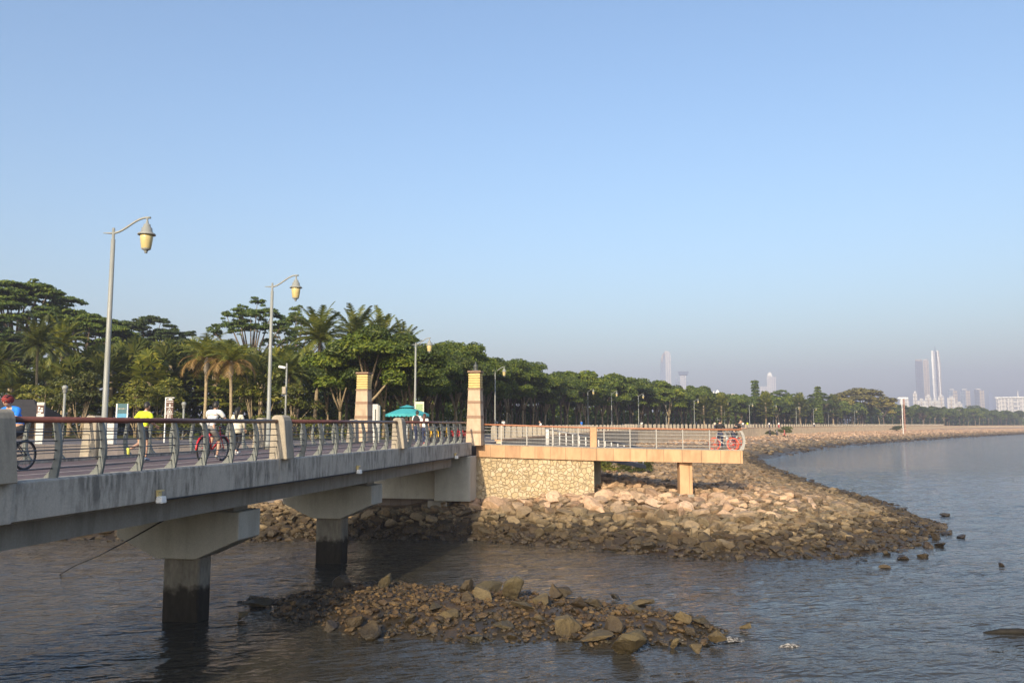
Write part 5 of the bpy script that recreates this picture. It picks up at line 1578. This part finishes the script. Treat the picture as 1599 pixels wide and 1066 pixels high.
def person(label, loc, rz, P, top=None, bottom=None, shoes=None, hair='hair', hair_len=0, sleeve=.5, leg=.5, extra=None, group=None, scale=1.0, look=0.0, female=False):
    t = thing('person', label, 'person', loc, rz, group)
    t.scale = (scale,) * 3
    sh = .9 if female else 1.0
    J = P
    torso = [(J['pel'], (.135, .10)), (J['pel'].lerp(J['chest'], .45), (.118 * sh, .088)), (J['chest'], (.15 * sh, .105)), (J['chest'].lerp(J['neck'], .62), (.10, .08)), (J['neck'], .052), (J['neck'].lerp(J['head'], .45), .05)]
    shp = J['chest'].lerp(J['neck'], .62)
    ch = [torso]
    for s in 'LR':
        ch.append([(shp, (.10, .08)), (J['s' + s], .062 * sh), (J['s' + s].lerp(J['e' + s], .5), .046 * sh), (J['e' + s], .038), (J['e' + s].lerp(J['h' + s], .4), .036), (J['h' + s], .024)])
        a = J['a' + s]; toe = a + Vector((0, .15, -.05)) if s + 'toe' not in J else J[s + 'toe']
        ch.append([(J['pel'], (.135, .10)), (J['p' + s] + Vector((0, 0, -.03)), .088), (J['p' + s].lerp(J['k' + s], .5), .074), (J['k' + s], .053), (J['k' + s].lerp(a, .35), .053), (a, .034)])
    body = skin_mesh('body', ch)
    mb = MB()
    h = J['head']; fw = Vector((math.sin(look), math.cos(look), 0)); rt = Vector((fw.y, -fw.x, 0)); up = Vector((0, 0, 1))
    # head: skull, jaw, nose, brow, lips, ears, eyes
    hv, hf = [], []
    nu, nv = 14, 11
    for i in range(nv + 1):
        th = math.pi * i / nv
        for k in range(nu):
            a = 2 * math.pi * k / nu
            x, y, z = math.sin(th) * math.cos(a), math.sin(th) * math.sin(a), math.cos(th)
            w = 1.0 - .26 * max(0, -z) ** 1.2
            q = h + rt * (x * .078 * w) + fw * (y * (.098 if y < 0 else .092) * (1 - .12 * max(0, -z)) + .012 * max(0, -z)) + up * (z * .122)
            hv.append(q)
    for i in range(nv):
        for k in range(nu):
            a, b = i * nu + k, i * nu + (k + 1) % nu
            hf.append((a, a + nu, b + nu, b))
    mb.add(hv, hf)
    mb.ball(h + fw * .098 - up * .025, (.014, .02, .026), 8, 5)
    mb.ball(h + fw * .082 - up * .068, (.026, .012, .009), 8, 5)
    for sg in (-1, 1):
        mb.ball(h + rt * sg * .08 - fw * .005 - up * .012, (.012, .022, .032), 8, 5)
        mb.ball(h + rt * sg * .032 + fw * .083 + up * .006, (.018, .012, .010), 8, 5)
        w_ = J['hL' if sg < 0 else 'hR']; e_ = J['eL' if sg < 0 else 'eR']
        hand(mb, w_, (w_ - e_), up, -sg)
    join_mesh(body, mb); body.materials.append(M['skin'])
    bo = obj('body', body, None, t)
    eyes = MB()
    for sg in (-1, 1): eyes.ball(h + rt * sg * .032 + fw * .094 + up * .006, (.009, .004, .006), 6, 4)
    eyes.build('eyes', M['dark'], bo)
    # hair
    if hair:
        mb = MB(); vs, fs = [], []
        for i in range(8):
            th = R(2) + R(98) * i / 7
            for k in range(14):
                a = 2 * math.pi * k / 14; y = math.sin(a)
                lim = 1.0 if y < .25 else .62
                tt = th * (lim if y > .25 else 1.0 + .18 * max(0, -y))
                vs.append(h + rt * (math.sin(tt) * math.cos(a) * .09) + fw * (math.sin(tt) * y * (.106 if y < 0 else .1)) + up * (math.cos(tt) * .136 + .004))
        for i in range(7):
            for k in range(14):
                a, b = i * 14 + k, i * 14 + (k + 1) % 14
                fs.append((a, a + 14, b + 14, b))
        mb.add(vs, fs)
        if hair_len: mb.tube([h - fw * .06 + up * .06, h - fw * .105 - up * .04, h - fw * .11 - up * (.08 + hair_len * .5), h - fw * .09 - up * (.06 + hair_len)], [.07, .085, .07, .03], 8)
        mb.build('hair', M[hair], t, True)
    if top:
        c2 = [[(J['pel'] + up * (-.04), (.155, .118)), (J['pel'].lerp(J['chest'], .45), (.14 * sh, .108)), (J['chest'], (.172 * sh, .125)), (J['chest'].lerp(J['neck'], .62), (.118, .095)), (J['neck'] - up * .02, .068)]]
        for s in 'LR':
            arm = [(shp, (.118, .095)), (J['s' + s], .08 * sh)]
            e = J['e' + s]; w = J['h' + s]
            if sleeve <= .5: arm.append((J['s' + s].lerp(e, sleeve * 1.8), .066))
            else:
                arm += [(e, .055), (e.lerp(w, min(.92, (sleeve - .5) * 2)), .042)]
            c2.append(arm)
        obj('shirt', skin_mesh('shirt', c2), M[top], t)
    if bottom:
        c3 = [[(J['pel'] + up * .10, (.14, .105)), (J['pel'], (.152, .12))]]
        for s in 'LR':
            k = J['k' + s]; a = J['a' + s]; p_ = J['p' + s]
            c = [(J['pel'], (.152, .12)), (p_ + up * -.04, .102), (p_.lerp(k, .5), .092)]
            if leg <= .5: c.append((p_.lerp(k, .5 + leg * .9), .086))
            else: c += [(k, .068), (k.lerp(a, .5), .062), (k.lerp(a, min(.97, leg)), .05)]
            c3.append(c)
        obj('trousers' if leg > .5 else 'shorts', skin_mesh('trousers', c3, 1), M[bottom], t)
    if shoes:
        for i, s in enumerate('LR'):
            a = J['a' + s]; k = J['k' + s]
            dn = (a - k).normalized(); f0 = Vector((0, 1, 0)); f0 = (f0 - dn * f0.dot(dn)).normalized()
            heel = a + dn * .05 - f0 * .045
            MB().tube([heel - f0 * .02 - dn * .0, heel + f0 * .05 - dn * .012, heel + f0 * .14 + dn * .008, heel + f0 * .215 + dn * .012], [.036, .044, .042, .026], 10).build('shoe', M[shoes if isinstance(shoes, str) else shoes[i]], t, True)
    return t, J
# ------------------------------------------------------------------ bicycles
def bicycle(label, loc, rz, frame, rim='bar', tyre='cable', group=None, basket=False, fender=None, road=False):
    t = thing('bicycle', label, 'bicycle', loc, rz, group)
    r = .34; fy, by = .53, -.53
    fm = MB()
    bb, seat, head0, head1 = V3(0, -.08, .30), V3(0, -.24, .80), V3(0, .38, .82), V3(0, .42, .66)
    fm.tube([bb, seat], .022).tube([seat.lerp(bb, .1), head0], .022).tube([bb, head1], .026).tube([head0, head1], .026)
    for sx in (-.05, .05):
        fm.tube([V3(sx, by, r), bb + V3(sx * .6, 0, 0)], .013, 6).tube([V3(sx, by, r), seat.lerp(bb, .2)], .012, 6)
    fm.build('frame', M[frame], t, True)
    fk = MB()
    for sx in (-.05, .05): fk.tube([head1 + V3(sx * .5, 0, -.02), V3(sx, fy, r)], .014, 6)
    fk.tube([head0, head0 + V3(0, -.03, .16)], .017).build('fork', M[frame], t)
    def wheel(y):
        mb = MB(); n = 28
        mb.tube([(0, y + r * math.cos(2 * math.pi * k / n), r + r * math.sin(2 * math.pi * k / n)) for k in range(n + 1)], .022, 6, False)
        w = mb.build('wheel', M[tyre], t, True)
        mb = MB(); q = r - .035
        mb.tube([(0, y + q * math.cos(2 * math.pi * k / n), r + q * math.sin(2 * math.pi * k / n)) for k in range(n + 1)], .014, 5, False)
        for k in range(14):
            a = 2 * math.pi * k / 14; mb.tube([(0, y, r), (0, y + q * math.cos(a), r + q * math.sin(a))], .004 if rim == 'bar' else .007, 4)
        mb.tube([(-.05, y, r), (.05, y, r)], .03, 8).build('rim', M[rim], w)
    wheel(fy); wheel(by)
    MB().tube([V3(-.28, .36, 1.0), V3(-.1, .38, .99), V3(.1, .38, .99), V3(.28, .36, 1.0)], .014, 6).build('handlebar', M['bar'], t)
    MB().tube([seat, seat + V3(0, -.02, .09)], .014, 6).ball(seat + V3(0, -.04, .11), (.075, .13, .035), 10, 6).build('saddle', M['dark'], t, True)
    MB().tube([bb - V3(.12, 0, 0), bb + V3(.12, 0, 0)], .012, 6).tube([bb + V3(.08, 0, 0), bb + V3(.08, .05, -.15)], .012, 6).tube([bb - V3(.08, 0, 0), bb - V3(.08, .05, -.15)], .012, 6).box(bb + V3(.13, .05, -.16), (.09, .08, .02)).box(bb - V3(.13, .05, -.16), (.09, .08, .02)).build('pedals', M['dark'], t)
    if fender:
        mb = MB()
        for y, a0, a1 in ((by, 60, 190), (fy, 20, 150)):
            mb.tube([(0, y + (r + .045) * math.cos(R(a)), r + (r + .045) * math.sin(R(a))) for a in range(a0, a1, 10)], .028, 6)
        mb.build('mudguard', M[fender], t, True)
    if basket: MB().box((0, .60, .86), (.34, .26, .22), taper=1.12).build('basket', M['dark'], t)
    return t
M['b_red'] = plain('red_frame', (0.50, 0.02, 0.025), 0.35); M['b_yellow'] = plain('yellow_frame', (0.72, 0.42, 0.03), 0.35); M['b_orange'] = plain('orange_red_wheel', (0.75, 0.12, 0.07), 0.4); M['b_silver'] = plain('silver_frame', (0.6, 0.6, 0.58), 0.35, 0.4)

def on_deck(px, Y): return Vector((at(px, 690, Y).x, Y, DECK_Z + .006))
# runner
t, J = person('runner in fluorescent yellow shirt and black shorts on the footbridge', on_deck(222, 24.5), -BZ - R(6), pose(**RUN), 'c_yellow', 'c_black', ('c_lime', 'c_bluegrey'), sleeve=.5, leg=.3)
# cyclist on a red bicycle
q = on_deck(333, 24.2)
bicycle('red bicycle ridden by the man in white on the footbridge', q, -BZ + R(2), 'b_red', 'bar', fender='b_red')
t, J = person('cyclist in white shirt and grey shorts seen from behind on a red bicycle', q, -BZ + R(2), pose(**RIDE), 'c_white', 'c_grey', 'shoe', sleeve=.42, leg=.42)
MB().tube([(-.30, -.10, 1.12), (-.12, -.25, 1.08), (0.02, -.30, 1.08)], [.10, .12, .09], 8).build('shirt_tail', M['c_white'], t, True)
# woman in cream
t, J = person('woman in cream jacket and black leggings walking on the footbridge', on_deck(370, 29.3), -BZ, pose(**WALK), 'c_cream', 'c_black', 'shoe', 'hair', .3, sleeve=.9, leg=.95, scale=.96, female=True)
MB().tube([(0, 0, .78), (0, 0, .95), (0, .01, 1.25)], [.20, .18, .15], 12).build('jacket_hem', M['c_cream'], t, True)
# couple
t, J = person('man with black backpack and white sleeves walking beside a woman at the parasol', on_deck(651, 43.0), -BZ, pose(**WALK), 'c_white', 'c_navy', 'shoe', sleeve=.4, leg=.95, scale=1.02)
MB().ball((0, -.17, 1.24), (.17, .11, .25), 12, 8).tube([(-.11, -.08, 1.42), (-.12, .1, 1.36), (-.12, .12, 1.15)], .022, 6).tube([(.11, -.08, 1.42), (.12, .1, 1.36), (.12, .12, 1.15)], .022, 6).build('backpack', M['c_black'], t, True)
person('woman with long brown hair and white top beside the man with black backpack', on_deck(662.5, 42.6), -BZ, pose(**WALK), 'c_white', 'c_navy', 'c_pink', 'hair_brown', .34, sleeve=.5, leg=.95, scale=.93, female=True)
# helmeted cyclist riding towards the viewer
q = on_deck(12, 19.1)
bicycle('dark bicycle of the helmeted cyclist, one wheel showing beside the concrete post', q, math.pi - BZ, 'dark')
t, J = person('helmeted cyclist in blue and black leaning over the handlebar behind the concrete post', q, math.pi - BZ, pose(**CROUCH), 'c_blue', 'c_black', 'c_black', None, sleeve=.45, leg=.45)
h_ = J['head']
MB().ball(h_ + V3(0, -.015, .045), (.115, .15, .115), 14, 8).build('helmet', M['c_red'], t, True)
mb = MB()
for x in (-.07, -.025, .025, .07): mb.tube([h_ + V3(x, .115, .09), h_ + V3(x, .03, .158 - abs(x) * .35), h_ + V3(x, -.10, .135 - abs(x) * .3)], .013, 5)
mb.build('helmet_vents', M['c_black'], t)
mb = MB(); mb.box(h_ + V3(0, .098, .01), (.14, .02, .038)).build('sunglasses', M['dark'], t, bevel=.006)
MB().ball(J['chest'].lerp(J['neck'], .5) + V3(0, .07, -.06), (.12, .08, .10), 10, 6).build('chest_panel', M['c_black'], t, True)
# two men on the viewing deck
t, J = person('man in black shirt standing on the viewing deck with his back turned', (at(1126, 690, 46.2).x, 46.4, 4.27), R(-30), pose(eL=(-.25, .12, 1.16), hL=(-.14, .3, 1.1), eR=(.25, .12, 1.16), hR=(.14, .3, 1.1)), 'c_black', 'c_navy', 'c_black', sleeve=.5, leg=.95, scale=1.0)
t, J = person('man in black shirt leaning with his elbows on the end of the deck railing', (at(1151, 690, 45.9).x, 45.95, 4.27), R(-82), pose(**LEAN), 'c_black', 'c_navy', 'shoe', sleeve=.4, leg=.95, scale=1.05, look=R(30))
bicycle('silver bicycle with orange wheels leaning at the deck railing', (at(1129, 690, 45.9).x, 45.78, 4.27), R(52), 'b_silver', 'b_orange', 'b_orange', 'orange wheeled bicycles on the deck')
bicycle('second orange-wheeled bicycle, at the curved end railing of the deck', (at(1148, 690, 46.6).x, 46.7, 4.27), R(10), 'b_silver', 'b_orange', 'b_orange', 'orange wheeled bicycles on the deck')
# row of parked bicycles beyond the footbridge
for i in range(9):
    px = 664 + i * 8.6; Y = 52.5 + .12 * i
    bicycle('yellow share bicycle parked in the row behind the railing, by the parasol' if i in (0, 1, 2, 4) else 'red share bicycle parked in the row behind the railing, by the stone pillar', (at(px, 690, Y).x, Y, LAND + .004), R(14 + rnd.uniform(-6, 6)) + math.pi * (i % 2), 'b_yellow' if i in (0, 1, 2, 4) else 'b_red', 'bar', 'cable', 'share bicycles parked in a row', True, 'b_yellow' if i in (0, 1, 2, 4) else 'b_red')
# small people far away
pz = LAND + .005
far_people = [(1002, 170, pz, 'c_white', 'c_cream', 'tiny walker in white on the promenade, under the trees beyond the deck post'), (786, 98, pz, 'c_white', 'c_navy', 'tiny figure in white among the trunks just past the finial pillar'),
              (908, 128, pz, 'c_blue', 'c_navy', 'tiny figure in blue under the trees, left of the deck post'), (1116, 190, pz, 'c_cream', 'c_navy', 'tiny walker in cream on the promenade beside the man with his back turned'),
              (1160, 205, pz, 'c_white', 'c_navy', 'tiny walker in white on the promenade beside the leaning man'), (1167, 207, pz, 'c_yellow', 'c_grey', 'tiny walker in yellow on the promenade close to the leaning man'),
              (1201, 222, pz, 'c_white', 'c_navy', 'tiny walker in white behind the bollards above the three riders'), (1216, 228, pz, 'c_white', 'c_pink', 'tiny walker in white and red behind the bollards above the three riders'),
              (1271, 270, pz, 'c_white', 'c_navy', 'tiny walker in white behind the bollards above the big beach bush'), (1224.5, 207, 2.75, 'c_pink', 'c_pink', 'tiny walker in pink at the foot of the beach wall')]
proto_p = None
for px, Y, z, tp, bt, lab in far_people:
    person(lab, (at(px, 660, Y).x, Y, z), R(rnd.uniform(-60, 60)), pose(**WALK), tp, bt, 'c_black', sleeve=.5, leg=.95)
for px, Y, tp, lab in ((1202, 205, 'c_black', 'tiny rider in dark clothes on the path below the beach wall, first of two'), (1213, 206, 'c_grey', 'tiny rider in grey on the path below the beach wall, beside the walker in pink')):
    q = Vector((at(px, 670, Y).x, Y, 2.78))
    bicycle('dark bicycle ' + ('under the rider in dark clothes' if px < 1210 else 'under the rider in grey') + ' below the beach wall', q, R(-30), 'dark', group='bicycles below the beach wall')
    person(lab, q, R(-30), pose(**RIDE), tp, 'c_navy', 'c_black', sleeve=.5, leg=.95)
# a seated one by the wood
person('figure in white sitting low beneath the trees behind the bollards', (at(845, 660, 80).x, 80, LAND + .25), R(100), pose(pel=(0, 0, .45), chest=(0, .05, .8), neck=(0, .08, .98), head=(0, .12, 1.12), sL=(-.17, .06, .93), sR=(.17, .06, .93), eL=(-.24, .12, .66), hL=(-.2, .34, .6), eR=(.24, .12, .66), hR=(.2, .34, .6), pL=(-.09, 0, .42), pR=(.09, 0, .42), kL=(-.12, .42, .46), aL=(-.12, .42, .06), kR=(.12, .42, .46), aR=(.12, .42, .06)), 'c_white', 'c_black', 'c_black', sleeve=.5, leg=.95)
c = at(845, 660, 80)
bn = thing('stone_bench', 'low dark stone bench under the trees behind the bollards', 'bench', (c.x, 80, LAND))
MB().box((0, 0, .58), (1.9, .6, .1)).build('seat', M['bark'], bn)
for x in (-.75, .75): MB().box((x, 0, .265), (.25, .5, .53)).build('leg', M['bark'], bn)

# ------------------------------------------------------------------ the city across the bay
def facade(name, c, win, fw=4.0, fh=3.6, k=0.5):
    m, nt, bs = new_mat(name)
    v = pos(nt)
    sx = nt.nodes.new('ShaderNodeSeparateXYZ'); nt.links.new(v, sx.inputs[0])
    cx = nt.nodes.new('ShaderNodeCombineXYZ'); nt.links.new(math_(nt, 'ADD', sx.outputs[0], sx.outputs[1]), cx.inputs[0]); nt.links.new(sx.outputs[2], cx.inputs[1])
    b = N(nt, 'ShaderNodeTexBrick', offset=0.0, ins={'Scale': 1.0, 'Mortar Size': fh * k * .5, 'Mortar Smooth': 0.05, 'Brick Width': fw * 2, 'Row Height': fh * 2, 'Color1': (*win, 1), 'Color2': (*[x * .8 for x in win], 1), 'Mortar': (*c, 1)})
    nt.links.new(cx.outputs[0], b.inputs['Vector'])
    nt.links.new(b.outputs['Color'], bs.inputs['Base Color'])
    bs.inputs['Roughness'].default_value = 0.6
    return m
M['f_pale'] = facade('pale_facade', (0.62, 0.58, 0.54), (0.30, 0.32, 0.36)); M['f_glass'] = facade('glass_facade', (0.30, 0.34, 0.40), (0.14, 0.19, 0.26), 3, 3.6, .3)
M['f_dark'] = facade('dark_facade', (0.17, 0.19, 0.23), (0.09, 0.11, 0.14), 3, 4, .35); M['f_tan'] = facade('tan_facade', (0.50, 0.42, 0.34), (0.28, 0.26, 0.25)); M['f_white'] = facade('white_facade', (0.60, 0.57, 0.53), (0.40, 0.40, 0.42), 3, 3.2, .55)
M['f_bright'] = plain('white_fin', (0.85, 0.84, 0.80), 0.4, 0, 0.03, 0.05)
def tower(name, label, px, Y, cat='building', group=None):
    x = at(px + (4 if Y > 1000 and px > 1400 else 0), 660, Y).x; a = math.atan2(x, Y)
    t = thing(name, label, cat, (x, Y, 0), -a, group); t.scale = (math.cos(a), 1, 1)
    return t
def zz(py, px, Y): return at(px, py, Y).z
def xs(px, ref, Y): return at(px, 620, Y).x - at(ref, 620, Y).x
def block(t, nm, px0, px1, top, ref, Y, mat, dep=30, dy=0, z0=0, taper=1.0, parent=None):
    x0, x1 = xs(px0, ref, Y), xs(px1, ref, Y); z1 = zz(top, ref, Y)
    return MB().box(((x0 + x1) / 2, dy + dep / 2, (z0 + z1) / 2), (x1 - x0, dep, z1 - z0), taper=taper).build(nm, M[mat], parent or t)
Y = 3000
t = tower('curved_tower', 'tall hazy glass tower with a curved sloping top', 1040, Y)
X = lambda p_: xs(p_, 1040, Y)
def outl(pts): return [(X(a), 0, zz(b, 1040, Y) if b else 0) for a, b in pts]
MB().extrude(outl([(1032.5, 0), (1032.5, 575), (1033.3, 562), (1035.5, 554), (1039, 549.5), (1041, 548), (1041, 0)]), (0, 45, 0)).build('glass_body', M['f_glass'], t)
MB().extrude([(x + .3, -4, z) for x, _, z in outl([(1041, 0), (1041, 547.6), (1045, 548.5), (1048.2, 551), (1048.8, 556), (1048.8, 0)])], (0, 45, 0)).build('pale_body', M['f_pale'], t)
MB().extrude([(x, -6, z) for x, _, z in outl([(1033.4, 564), (1035.8, 554.4), (1040.5, 548.6), (1041, 551), (1037.6, 556.5), (1036, 566)])], (0, 10, 0)).build('crown_rim', M['f_tan'], t)
t = tower('mushroom_tower', 'hazy tower with a wide flat flared top beside the curved one', 1068, Y)
block(t, 'shaft', 1063.5, 1072.5, 585, 1068, Y, 'f_pale'); block(t, 'flared_top', 1062, 1075, 580, 1068, Y, 'f_glass', 44, -6, zz(585, 1068, Y), 1.3)
block(t, 'core', 1060, 1076, 596, 1068, Y, 'f_glass', 20, 14)
t = tower('slim_block', 'slim grey hazy block between the curved and the mushroom-topped tower', 1057, Y); block(t, 'body', 1055.5, 1059, 590, 1057, Y, 'f_glass'); block(t, 'roof_house', 1056, 1058, 588, 1057, Y, 'f_pale', 12, 5, zz(590.02, 1057, Y))
t = tower('stepped_tower', 'pale hazy stepped tower with an arched crown beside the narrow conifer', 1206, Y)
block(t, 'low_body', 1206, 1213.5, 588, 1206, Y, 'f_pale'); block(t, 'high_body', 1199.5, 1206, 586, 1206, Y, 'f_white')
X = lambda p_: xs(p_, 1206, Y)
MB().extrude([(X(a), 2, zz(b, 1206, Y)) for a, b in [(1200.5, 586), (1201.5, 582.5), (1204, 580.5), (1206.5, 582), (1208, 586.5), (1208, 590)]], (0, 20, 0)).build('arched_crown', M['f_bright'], t)
block(t, 'podium', 1188, 1199.5, 603, 1206, Y, 'f_white')
Y = 2600
t = tower('dark_slab_tower', 'dark hazy slab tower just beside the bright twin-finned tower', 1437, Y); block(t, 'body', 1429, 1441, 563.5, 1437, Y, 'f_dark', 40); block(t, 'roof_band', 1429.5, 1440.5, 561, 1437, Y, 'f_tan', 36, 2, zz(563.4, 1437, Y))
t = tower('tan_slab_tower', 'tan hazy slab tower between the dark slab and the twin-finned one', 1446, Y); block(t, 'body', 1441.8, 1450.5, 561.5, 1446, Y, 'f_tan', 40, 15); block(t, 'roof_house', 1443, 1449, 559.8, 1446, Y, 'f_pale', 25, 20, zz(561.45, 1446, Y))
t = tower('finned_tower', 'tallest slender tower with two bright white fins and a spire', 1462, Y)
X = lambda p_: xs(p_, 1462, Y)
def face(pts, y, d, nm, mt): MB().extrude([(X(a), y, zz(b, 1462, Y) if b else 0) for a, b in pts], (0, d, 0)).build(nm, M[mt], t)
face([(1456.6, 0), (1455.6, 566), (1456, 548.2), (1461, 547), (1461, 0)], 0, 40, 'body', 'f_pale')
face([(1463.6, 0), (1463.8, 547), (1467.6, 548.2), (1469.2, 566), (1468.8, 0)], 0, 40, 'body', 'f_tan')
face([(1460.9, 0), (1460.9, 549), (1463.7, 549), (1463.7, 0)], 8, 30, 'glass_core', 'f_glass')
face([(1456.3, 0), (1455.3, 567), (1455.6, 547.6), (1458.0, 547.2), (1457.8, 567), (1457.6, 0)], -5, 8, 'fin', 'f_bright')
face([(1466.4, 0), (1465.6, 567), (1463.9, 547.2), (1465.6, 547.2), (1467.4, 567), (1467.6, 0)], -5, 8, 'fin', 'f_bright')
MB().tube([(X(1461.8), 15, zz(549, 1462, Y)), (X(1461.8), 15, zz(540, 1462, Y))], [2.2, .5], 6).build('spire', M['f_dark'], t)
Y = 2100
for i, (a, b, top, m1, m2, lab) in enumerate([(1478.5, 1493, 608.5, 'f_glass', 'f_tan', 'first of three grey residential towers, next to the finned tower'), (1498, 1513, 608.5, 'f_glass', 'f_tan', 'middle one of the three grey residential towers'), (1519.5, 1535, 608, 'f_dark', 'f_tan', 'last and darkest of the three grey residential towers')]):
    t = tower('residential_tower', 'hazy ' + lab, (a + b) / 2, Y, 'building', 'three grey residential towers')
    block(t, 'dark_wing', a, a + (b - a) * .55, top, (a + b) / 2, Y, m1); block(t, 'pale_wing', a + (b - a) * .55, b, top + 1, (a + b) / 2, Y, m2, 26, 4); block(t, 'roof_house', a + 3, b - 5, top - 1.6, (a + b) / 2, Y, 'f_pale', 12, 8, zz(top + .95, (a + b) / 2, Y))
Y = 1500
for a, b, top, lab in [(1402, 1417, 623, 'low white apartment house farthest from the finned tower'), (1423.5, 1430, 613, 'slim white apartment house in front of the dark slab tower'), (1430.5, 1442, 625, 'white stepped apartment house below the dark slab tower'), (1442.5, 1452, 619, 'white apartment house below the tan slab tower'),
                       (1452.5, 1462, 625, 'lowest white apartment house at the foot of the finned tower'), (1462.5, 1472, 618.5, 'white apartment house right under the fins of the tallest tower'), (1477, 1489, 621, 'white apartment house with a roof house before the first grey tower'), (1489.5, 1500, 630, 'low white apartment house between the first two grey towers')]:
    t = tower('apartment_house', 'hazy ' + lab, (a + b) / 2, Y, 'building', 'white apartment houses across the bay')
    block(t, 'body', a, b, top, (a + b) / 2, Y, 'f_white', 16); block(t, 'roof_house', a + (b - a) * .3, b - (b - a) * .25, top - 3, (a + b) / 2, Y, 'f_white', 8, 3, zz(top + .05, (a + b) / 2, Y))
    block(t, 'balcony_strip', a + (b - a) * .42, a + (b - a) * .6, top + 1.5, (a + b) / 2, Y, 'f_tan', 1.5, -1.4)
t = tower('apartment_block', 'long hazy white apartment block with flat roof and spire at the picture edge', 1578, 1400)
Y = 1400
block(t, 'body', 1553, 1620, 621, 1578, Y, 'f_white', 18); block(t, 'roof_slab', 1552, 1621, 619.5, 1578, Y, 'f_bright', 22, -2, zz(620.98, 1578, Y))
for a, b in ((1555, 1559), (1570, 1574), (1580, 1590), (1600, 1604)): block(t, 'bay', a, b, 623, 1578, Y, 'f_pale', 2, -1.9)
MB().tube([(xs(1588, 1578, Y), 8, zz(619.5, 1578, Y)), (xs(1588, 1578, Y), 8, zz(609, 1578, Y))], [1.6, .3], 6).build('spire', M['f_white'], t)
t = tower('distant_tower', 'faintest hazy tower between the grey towers and the long white block', 1545, 3600); Y = 3600; block(t, 'body', 1542, 1548, 612, 1545, Y, 'f_glass'); block(t, 'roof_house', 1543, 1546, 610, 1545, Y, 'f_glass', 12, 5, zz(612.02, 1545, Y))
Y = 700
t = tower('white_house', 'small white house with pyramid roof above the tree row', 1121, Y); block(t, 'body', 1117, 1126, 615, 1121, Y, 'f_white', 6); block(t, 'roof', 1117, 1126, 608.5, 1121, Y, 'f_bright', 6, 0, zz(614.98, 1121, Y), .15); block(t, 'mast', 1115, 1116, 610, 1121, Y, 'f_bright', .7, 1)
t = tower('white_hall', 'low white hall with stepped roof above the tree row, below the sky gap', 1147, Y); block(t, 'body', 1135, 1158, 618, 1147, Y, 'f_white', 8); block(t, 'upper_floor', 1142, 1152, 614.5, 1147, Y, 'f_tan', 6, 1, zz(618.02, 1147, Y))

# ------------------------------------------------------------------ haze over the whole bay
m = bpy.data.materials.new('bay_haze'); m.use_nodes = True; nt = m.node_tree
for n_ in list(nt.nodes):
    if n_.type == 'BSDF_PRINCIPLED': nt.nodes.remove(n_)
pv = nt.nodes.new('ShaderNodeVolumePrincipled')
pv.inputs['Color'].default_value = (0.62, 0.65, 0.84, 1)
pv.inputs['Density'].default_value = 0.00043
pv.inputs['Anisotropy'].default_value = 0.0
nt.links.new(pv.outputs[0], nt.nodes['Material Output'].inputs['Volume'])
tag(MB().box((900, 1920, 130), (5200, 4500, 268)).build('haze', m), kind='stuff')
